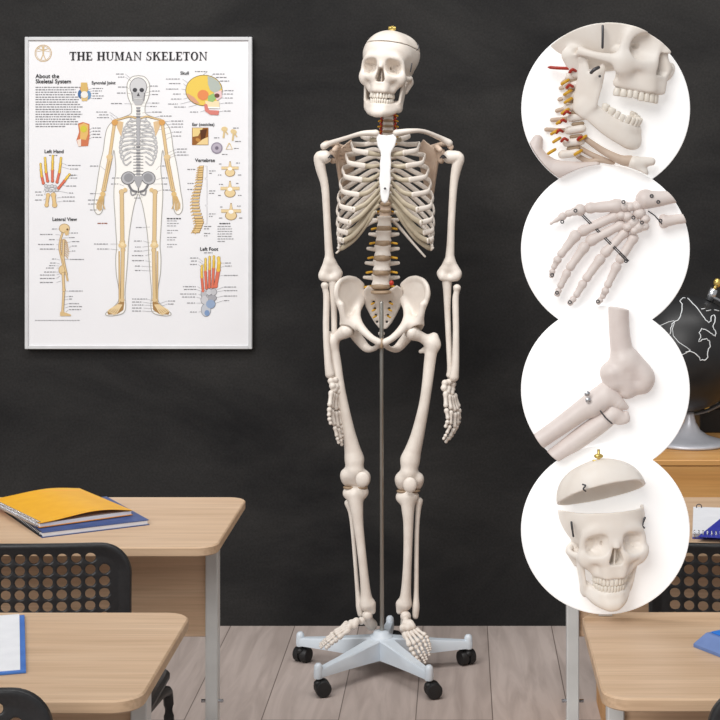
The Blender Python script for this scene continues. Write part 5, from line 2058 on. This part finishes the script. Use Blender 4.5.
for sx in (-1, 1):
    mf.curve([(CX + sx * 2, 118), (CX + sx * 9, 116.6), (CX + sx * 17, 118.6), (CX + sx * 23, 119.8)], 1.9, EDG, 3)
    mf.curve([(CX + sx * 2, 118), (CX + sx * 9, 116.6), (CX + sx * 17, 118.6), (CX + sx * 23, 119.8)], 1.2, TAN, 4)
    mf.poly([(CX + sx * 15, 122), (CX + sx * 23, 120), (CX + sx * 21, 128), (CX + sx * 17, 137)], (220, 190, 148), 2)
    mf.ell(CX + sx * 23.6, 122.4, 3.2, 3.0, (214, 160, 92), 4)
    mf.bone((CX + sx * 24, 124), (CX + sx * 28.5, 156), 2.5, TAN, EDG)
    mf.ell(CX + sx * 28.8, 157, 3.2, 2.6, (226, 198, 150), 4)
    mf.bone((CX + sx * 29.8, 160), (CX + sx * 35.6, 190), 1.7, TAN, EDG)
    mf.bone((CX + sx * 27.6, 160), (CX + sx * 33.6, 190), 1.6, TAN, EDG)
    mf.ell(CX + sx * 35.6, 194, 2.6, 2.6, (224, 190, 130), 4)
    for k in range(5):
        mf.line([(CX + sx * (34.6 + k * .9), 196), (CX + sx * (35.4 + k * 1.5), 204), (CX + sx * (35.6 + k * 1.4 - (k == 0) * 2), 209 + (2 - abs(k - 2)))], 1.0, (212, 176, 116), 4)
    # pelvis and legs
    mf.ell(CX + sx * 10.2, 178, 7.2, 6.6, (96, 96, 100), 2, rot=sx * 25)
    mf.ell(CX + sx * 10.2, 178, 6.5, 5.9, (184, 184, 188), 3, rot=sx * 25)
    mf.ell(CX + sx * 9.8, 177.6, 4.6, 4.2, (150, 150, 154), 4, rot=sx * 25)
    mf.curve([(CX + sx * 10, 184), (CX + sx * 6.4, 190), (CX + sx * 1, 192)], 2.2, (120, 120, 124), 3)
    mf.curve([(CX + sx * 8, 190), (CX + sx * 6.4, 195), (CX + sx * 2, 193.5)], 1.4, (150, 150, 154), 3)
    mf.ell(CX + sx * 13.2, 190, 2.2, 2.2, TAN, 4)
    mf.bone((CX + sx * 16.6, 192), (CX + sx * 16.0, 242), 3.4, TAN, EDG)
    mf.ell(CX + sx * 16, 245.4, 4.0, 2.8, (228, 200, 150), 4)
    mf.ell(CX + sx * 16, 244, 2.0, 2.0, (240, 218, 172), 5)
    mf.bone((CX + sx * 15.4, 250), (CX + sx * 16.2, 300), 2.9, TAN, EDG)
    mf.bone((CX + sx * 19, 252), (CX + sx * 18.8, 302), 1.1, TAN, EDG, ends=1.3)
    mf.poly([(CX + sx * 14, 302), (CX + sx * 19, 302), (CX + sx * 24, 307), (CX + sx * 31, 312.4), (CX + sx * 30, 314.6), (CX + sx * 21, 314), (CX + sx * 15, 310)], (168, 130, 80), 2)
    for k in range(5):
        mf.line([(CX + sx * (16.4 + k * .9), 304.5), (CX + sx * (22 + k * 1.8), 313.6 - k * .9), (CX + sx * (25 + k * 1.4), 314.6 - k * .7)], 1.3, (232, 206, 160), 3)
mf.poly([(CX - 5.6, 176), (CX + 5.6, 176), (CX + 2.6, 184), (CX, 189), (CX - 2.6, 184)], (170, 170, 174), 4)
mf.line([(CX, 188), (CX, 193)], .8, (60, 60, 64), 5)
# captions
for x, y, w, tx, ty in [(116, 74, 9, 130, 78), (118, 77, 7, 131, 81), (150, 86, 10, 147, 88), (152, 91, 9, 146, 93), (152, 94.5, 8, 144, 96), (118, 87, 9, 129, 89), (117, 93, 10, 131, 94), (111, 103.5, 13, 133, 104), (152, 103, 9, 142, 103), (150, 106.5, 8, 141, 106),
                        (96, 112, 13, 118, 118), (99, 114.8, 11, 116, 120), (97, 117.6, 13, 114, 123), (152, 112, 12, 142, 113), (160, 116, 12, 150, 119), (171, 121, 14, 161, 122), (172, 124, 13, 160, 126), (171, 127, 14, 158, 130), (174, 132, 8, 164, 135), (173, 136, 8, 165, 140),
                        (177, 149, 13, 168, 153), (177, 152, 10, 169, 156), (177, 155, 14, 169, 158), (90, 166, 10, 105, 170), (90, 193.6, 6, 103, 194), (88, 200, 11, 101, 200), (88, 204, 10, 100, 205), (90, 210, 8, 98, 210),
                        (160, 166, 10, 156, 170), (162, 178, 9, 156, 180), (161, 184, 8, 153, 184), (162, 190, 9, 156, 192), (112, 178, 9, 126, 178), (111, 184, 8, 124, 186), (134, 198, 8, 140, 193),
                        (94, 244, 16, 119, 244), (97, 249, 13, 119, 250), (136, 227.5, 6, 150, 227), (134, 241, 9, 150, 243), (135, 247, 7, 151, 246), (134, 251, 8, 150, 250), (132, 255.6, 13, 151, 254), (132, 260.6, 13, 151, 262), (135, 266, 6, 152, 267), (135, 270.4, 6, 152, 271),
                        (132, 299, 15, 153, 301), (132, 302, 10, 155, 304), (132, 305, 12, 156, 306), (132, 308, 11, 158, 309), (132, 311, 10, 162, 312), (168, 301, 8, 158, 304), (168, 304, 7, 159, 307)]:
    mf.note(x, y, w, tx, ty)
mf.build('main_skeleton_print')

# joint and bone cross-section
jo = Ink()
jo.ell(84, 89, 4.2, 4, (205, 120, 90), 1)
jo.poly([(81, 82.5), (87, 82.5), (88, 90), (86.5, 93), (82, 93), (80.4, 90)], (214, 180, 110), 2)
jo.ell(81.2, 94, 3.4, 4.6, (70, 110, 160), 1)
jo.ell(88, 95, 3.0, 4.4, (110, 150, 190), 1)
jo.ell(84.4, 94.6, 3.6, 3.4, (235, 232, 226), 3)
jo.poly([(80.6, 96), (88.4, 96), (87, 101), (82, 101)], (220, 190, 130), 2)
for i in range(5):
    jo.note(92.5, 88.4 + i * 2.5, 13 - i % 3 * 3, 88, 90 + i * 1.8)
jo.build('joint_print')
jo = Ink()
jo.poly([(78, 123.5), (83, 122), (89.4, 124), (89.6, 136), (88, 146), (78.4, 146.4), (76.4, 140), (79, 132)], (206, 120, 84), 1)
jo.poly([(79, 125), (84, 123), (88.4, 125), (88, 134), (86, 140), (80, 139), (80.4, 132)], (226, 184, 110), 2)
jo.ell(83.6, 129, 3.2, 3.4, (210, 200, 70), 3)
jo.poly([(77, 140), (81, 139), (81, 146), (78.4, 146.4)], (238, 220, 206), 3)
for i in range(4):
    jo.note(92.5, 128 + i * 3.1, 9, 89, 130 + i * 3)
jo.build('bone_section_print')

# skull diagram
sd_ = Ink()
sd_.ell(204, 90.4, 18.6, 15.6, (122, 96, 40), 1, n=32)
sd_.ell(204, 90.4, 18.0, 15.0, (232, 200, 92), 2, n=32)
sd_.poly([(207.6, 76), (213, 77.6), (218.6, 81.6), (221.4, 88), (216, 94), (210, 90), (208, 84)], (178, 186, 178), 3)
sd_.poly([(186.6, 93), (194, 97), (200, 104), (194, 103), (188.4, 98)], (214, 160, 130), 3)
sd_.ell(203, 95, 5.6, 5.2, (226, 140, 88), 4)
sd_.poly([(208, 96), (214, 93), (217, 97), (213, 102), (208, 101)], (150, 190, 120), 4)
sd_.poly([(214, 93), (221.6, 90), (222, 97), (217, 101)], (232, 198, 200), 4)
sd_.ell(217, 95.6, 2.6, 2.2, (110, 70, 60), 5)
sd_.poly([(205, 101), (219, 101), (219.6, 107), (207, 108)], (238, 220, 180), 3)
sd_.poly([(204, 104), (207, 104), (209, 110), (219, 110.6), (218.4, 115), (210, 114.6), (205, 111)], (214, 130, 120), 4)
sd_.line([(208, 107.4), (219.4, 107.8)], 1.4, (250, 248, 244), 5)
for x, y, w, tx, ty in [(195, 71.5, 12, 203, 75), (213, 74, 12, 211, 79), (216, 77.4, 13, 213, 82), (220, 81, 11, 217, 85), (224.5, 90.6, 9, 220, 92), (224, 94, 10, 219, 95), (225, 98, 9, 219, 98), (225, 103, 9, 218, 104), (224, 111, 8, 217, 112), (166, 79, 16, 188, 83), (169, 83.5, 14, 187, 87), (166, 89, 15, 187, 90), (173, 94, 10, 190, 94), (171, 99, 12, 192, 97), (174, 107, 14, 204, 103), (190, 112, 10, 206, 110), (168, 104, 12, 196, 100)]:
    sd_.note(x, y, w, tx, ty)
sd_.build('skull_print')

# ear bones
eb = Ink()
eb.poly([(192, 127.6), (208.4, 127.6), (208.4, 145), (192, 145)], (150, 96, 44), 1)
eb.poly([(192.6, 128), (203, 128), (198, 136), (192.6, 137)], (232, 206, 140), 2)
eb.poly([(196, 144.6), (208, 144.6), (208, 137), (203, 139)], (236, 208, 150), 2)
eb.poly([(200, 130), (207, 129), (205, 138), (201, 140)], (90, 50, 24), 3)
eb.ell(198, 140, 2.6, 1.8, (196, 140, 70), 3, rot=30)
eb.ell(216.8, 148, 5.8, 5.8, (150, 142, 158), 1)
eb.ell(216.8, 148, 4.6, 4.6, (184, 176, 190), 2)
eb.ell(216.8, 148, 1.8, 1.8, (120, 112, 128), 3)
for cx, cy, r in [(224.4, 131, 0), (233.6, 133.6, 20)]:
    eb.ell(cx, cy - 2, 3.2, 2.4, (224, 200, 150), 2, rot=r)
    eb.line([(cx, cy - 1), (cx - 1, cy + 7)], 1.8, (218, 192, 140), 2)
    eb.line([(cx + 1, cy), (cx + 3.4, cy + 3.4)], 1.2, (218, 192, 140), 2)
eb.line([(229, 143), (226, 149), (232.4, 149), (229.4, 143)], 1.0, (224, 200, 150), 2)
for x, y in [(214, 137.4), (235, 141), (233, 127.6), (222, 154), (234, 148)]:
    eb.greek(x, y, 1, 7)
eb.build('ear_print')

# spine and single vertebrae
sv = Ink()
spn = [(201.4, 166), (200.6, 172), (200, 178), (198.6, 186), (196.6, 194), (195.6, 202), (196.4, 210), (198.8, 218), (199.4, 224), (196.8, 230), (195, 234)]
sc_ = catmull([(x, y, 0) for x, y in spn], 5)[:, :2]
for i in range(0, len(sc_) - 4, 2):
    x, y = sc_[i]
    w = 2.0 + 2.0 * min(1, i / 34) if i < 40 else 3.2
    sv.poly([(x - w - .4, y - .2), (x + w + .4, y - .5), (x + w + .2, y + 2.0), (x - w - .2, y + 2.2)], (150, 112, 60), 1)
    sv.poly([(x - w, y), (x + w, y - .3), (x + w - .3, y + 1.5), (x - w + .3, y + 1.7)], (228, 196, 138), 2)
    sv.line([(x - w, y + .8), (x - w - 2.2, y + 2.2)], 1.0, (208, 172, 112), 1)
sv.line(sc_[-7:], 2.2, (216, 182, 124), 2, w1=.8)
for y0_, y1_ in [(166, 178), (179, 205), (206, 224)]:
    sv.line([(205, y0_), (207, y0_), (207, y1_), (205, y1_)], .3, (140, 140, 144), 1)
    sv.greek(209, (y0_ + y1_) / 2 - 1.5, 2, 7)
for y in (169, 183, 189):
    sv.greek(187.4, y, 1, 8)
sv.greek(204, 226, 2, 8)
sv.greek(204, 233, 2, 7)
for cx, cy, s in [(230, 169.6, 1.0), (230, 190, 1.1), (231, 212.6, 1.15)]:
    for r, cl, ly in ((1.12, (150, 112, 60), 1), (1.0, (232, 208, 160), 2)):
        sv.ell(cx, cy + 3, 4.6 * s * r, 3.6 * s * r, cl, ly)
        sv.line([(cx - 8.6 * s, cy - 1.6), (cx + 8.6 * s, cy - 1.6)], 2.6 * s * r, cl, ly)
        sv.poly([(cx - 1.6 * s * r, cy - 1), (cx + 1.6 * s * r, cy - 1), (cx + .6, cy - 7.4 * s * r), (cx - .6, cy - 7.4 * s * r)], cl, ly)
    sv.ell(cx, cy - .8, 2.2 * s, 1.7 * s, (250, 248, 244), 3)
    for x, y in [(cx - 11, cy - 6), (cx + 6, cy - 7), (cx + 8, cy + 5), (cx - 12, cy + 5)]:
        sv.greek(x, y, 1, 4)
sv.build('vertebra_print')

# hand diagram
hn = Ink()
YEL, RED_ = (232, 192, 76), (222, 118, 92)
rays = [((43.2, 183), (41.6, 176), (41.0, 170), (40.6, 164)), ((47.6, 181), (46.0, 172), (45.4, 164), (45.0, 158)), ((52.4, 181), (52.4, 170), (52.6, 162), (52.8, 156)), ((57, 182), (59.4, 172), (60.4, 164), (61.0, 158)), ((58.6, 188), (64.4, 181), (67.2, 177), (69.4, 174.4))]
for r_ in rays:
    hn.bone(r_[0], r_[1], 2.0, RED_, (150, 70, 50), 2, 1.35)
    hn.bone(r_[1], r_[2], 1.8, YEL, (160, 120, 30), 2, 1.35)
    hn.bone(r_[2], r_[3], 1.5, (238, 206, 100), (160, 120, 30), 2, 1.3)
for x, y in [(46, 186), (49, 186.6), (52, 186), (55, 186.6), (47, 190), (50.4, 190.4), (54, 190.4), (57, 190)]:
    hn.ell(x, y, 1.9, 1.8, (150, 150, 154), 1, n=10)
    hn.ell(x, y, 1.5, 1.4, (206, 206, 208), 2, n=10)
hn.bone((48, 195), (46.6, 205), 2.6, (228, 196, 140), EDG, 2)
hn.bone((53.4, 195), (54.6, 205), 3.2, (228, 196, 140), EDG, 2)
hn.greek(49, 155, 1, 10)
for x, y, w, tx, ty in [(68, 165.4, 13, 62, 163), (70, 169, 9, 62, 167), (70, 175, 7, 70, 176), (70.6, 178, 8, 67, 178), (66, 186, 12, 61, 184), (69, 193, 5, 58, 191), (62, 197, 14, 57, 198), (63, 201, 12, 57, 202), (35, 192, 8, 45, 188), (36, 195, 8, 46, 190), (35, 200, 8, 47, 198)]:
    hn.note(x, y, w, tx, ty)
hn.build('hand_print')

# side view of the skeleton
lv = Ink()
lv.ell(64.4, 228.4, 5.4, 4.8, EDG, 1)
lv.ell(64.4, 228.4, 4.9, 4.3, (230, 204, 158), 2)
lv.poly([(64, 231), (69, 230), (68.6, 235), (65.4, 235.4)], (218, 188, 138), 2)
lv.ell(67.4, 229.4, 1.0, 1.0, (110, 80, 50), 3)
lv.curve([(62.4, 233), (60.4, 240), (59.6, 248), (61.6, 258), (63, 266), (61, 272)], 2.2, EDG, 1)
lv.curve([(62.4, 233), (60.4, 240), (59.6, 248), (61.6, 258), (63, 266), (61, 272)], 1.4, (226, 198, 150), 2)
for i in range(8):
    lv.curve([(60, 240.5 + i * 2), (64.6, 239.6 + i * 2.2), (69.4 - abs(i - 4) * .5, 243 + i * 2.2)], .8, (196, 160, 110), 2)
lv.bone((63.6, 241), (63, 258), 1.6, (226, 198, 150), EDG, 3)
lv.bone((63.4, 259), (66.4, 274), 1.3, (226, 198, 150), EDG, 3)
lv.line([(66.4, 275), (67.6, 281)], 1.8, (214, 182, 130), 3)
lv.ell(62, 270, 3.4, 4.6, EDG, 1)
lv.ell(62, 270, 2.9, 4.1, (228, 202, 154), 2)
lv.bone((63, 274), (63.8, 290), 2.0, (226, 198, 150), EDG, 3)
lv.bone((63.6, 293), (62.6, 311), 1.7, (226, 198, 150), EDG, 3)
lv.poly([(60, 312), (64, 312), (71, 314.6), (70.6, 316), (60, 316)], (218, 188, 138), 3)
for x, y, w, tx, ty in [(52, 229, 5, 59, 229), (40, 234.4, 15, 60, 235), (49, 239.6, 7, 59, 240), (38, 244.4, 18, 59, 245), (40, 249, 16, 59, 250), (52, 259, 4, 60, 260), (50, 263, 6, 60, 264), (49, 265.6, 7, 59, 266), (46, 268, 10, 59, 268), (44, 272, 12, 59, 272), (40, 275, 16, 59, 274), (40, 278.4, 16, 60, 276), (40, 282.4, 16, 61, 281), (71, 233, 8, 68, 233), (69, 237.6, 6, 63, 238), (72, 241.6, 9, 65, 243), (72, 246, 6, 69, 248), (72, 251, 4, 66, 252), (70, 259.4, 14, 64, 259), (69, 291, 14, 65, 291), (69, 296.4, 4, 64, 297), (69, 299, 4, 64, 300), (69, 303.6, 12, 64, 305), (69, 306.6, 14, 65, 308), (69, 309.6, 13, 66, 312)]:
    lv.note(x, y, w, tx, ty)
lv.build('side_view_print')

# foot diagram
fo = Ink()
rays = [((203, 291), (201.8, 277), (201.6, 270), (202, 266)), ((206.4, 288), (205.4, 272), (205.4, 264), (205.6, 259)), ((209.4, 287), (209.6, 269), (209.6, 262), (209.6, 257)), ((212.4, 287), (213.6, 268), (213.8, 261), (213.8, 256.4)), ((215.6, 286), (218.4, 270), (219, 263), (218.6, 258))]
for i, r_ in enumerate(rays):
    w = 2.1 if i < 4 else 3.2
    fo.bone(r_[0], r_[1], w, RED_, (150, 70, 50), 2, 1.3)
    fo.bone(r_[1], r_[2], w * .9, YEL, (160, 120, 30), 2, 1.3)
    fo.bone(r_[2], r_[3], w * .75, (238, 206, 100), (160, 120, 30), 2, 1.3)
for x, y, rx, ry, cl in [(204, 294, 3, 3.4, (188, 188, 192)), (209, 292, 2.6, 3.2, (206, 206, 210)), (213.6, 292, 3, 3.2, (196, 196, 200)), (212, 298, 4.4, 3.0, (170, 170, 176)), (204.6, 300, 3.6, 4.2, (204, 204, 208)), (210.6, 304, 4.6, 4.4, (150, 170, 200)), (206, 310, 4.6, 6.4, (196, 200, 208)), (207, 313, 2.6, 3.0, (130, 156, 196))]:
    fo.ell(x, y, rx + .4, ry + .4, (110, 112, 120), 1)
    fo.ell(x, y, rx, ry, cl, 2)
fo.greek(204, 252.4, 1, 10)
for x, y, w, tx, ty in [(190, 258, 8, 203, 262), (191, 261, 7, 204, 265), (190, 264.4, 8, 202, 268), (225, 263, 6, 219, 263), (225, 266, 8, 219, 268), (224, 275.4, 15, 218, 276), (183, 286.6, 14, 202, 289), (184, 289.4, 12, 203, 292), (180, 294, 18, 203, 296), (182, 297, 14, 203, 299), (187, 303, 9, 205, 303), (190, 312, 8, 204, 311), (224, 287, 14, 216, 290), (224, 290.6, 14, 216, 292), (224, 296, 14, 214, 298), (224, 300.6, 6, 213, 304)]:
    fo.note(x, y, w, tx, ty)
fo.build('foot_print')
# ------------------------------------------------------------------ room
make('wall_back', box((-5, WALL_Y, 0), (5, WALL_Y + .12, 3.4)), wall_material(), None, smooth=False, kind='structure')
make('floor', box((-5, -1.5, -.1), (5, WALL_Y + .12, 0)), floor_material(), None, smooth=False, kind='structure')

# ------------------------------------------------------------------ camera and light
cam = bpy.data.cameras.new('camera')
cam.sensor_width = 36
cam.lens = 36 * F / 720
cam.shift_x = (360 - VX) / 720
cam.shift_y = (VY - 360) / 720
cam.clip_start = .05
camo = bpy.data.objects.new('camera', cam)
COL.objects.link(camo)
camo.location = (0, 0, CZ)
camo.rotation_euler = (math.radians(90), 0, 0)
bpy.context.scene.camera = camo


def area(name, loc, target, sx, sy, power, color=(1, 1, 1)):
    l = bpy.data.lights.new(name, 'AREA')
    l.shape = 'RECTANGLE'
    l.size, l.size_y = sx, sy
    l.energy = power
    l.color = color
    o = bpy.data.objects.new(name, l)
    COL.objects.link(o)
    o.location = loc
    d = Vector(target) - Vector(loc)
    o.rotation_euler = d.to_track_quat('-Z', 'Y').to_euler()
    return o


sl = bpy.data.lights.new('soft_key_sun', 'SUN')  # added broad sun: soft frontal key, even over depth; no window built
sl.energy = 1.85
sl.angle = math.radians(38)
sl.color = (1, .985, .965)
so = bpy.data.objects.new('soft_key_sun', sl)
COL.objects.link(so)
so.location = (-2, -2, 4)
so.rotation_euler = Vector((.42, .80, -.62)).to_track_quat('-Z', 'Y').to_euler()
area('wall_top_fill', (0, 3.3, 3.9), (.1, 5.0, 1.5), 3.2, .6, 60, (1, .985, .97))  # added area light to brighten the upper wall; no fixture built
w = bpy.data.worlds.new('world')
bpy.context.scene.world = w
w.use_nodes = True
w.node_tree.nodes['Background'].inputs[0].default_value = (1, 1, 1, 1)
w.node_tree.nodes['Background'].inputs[1].default_value = 0.42
vs = bpy.context.scene.view_settings
vs.view_transform = 'Standard'
vs.look = 'None'
vs.exposure = 0
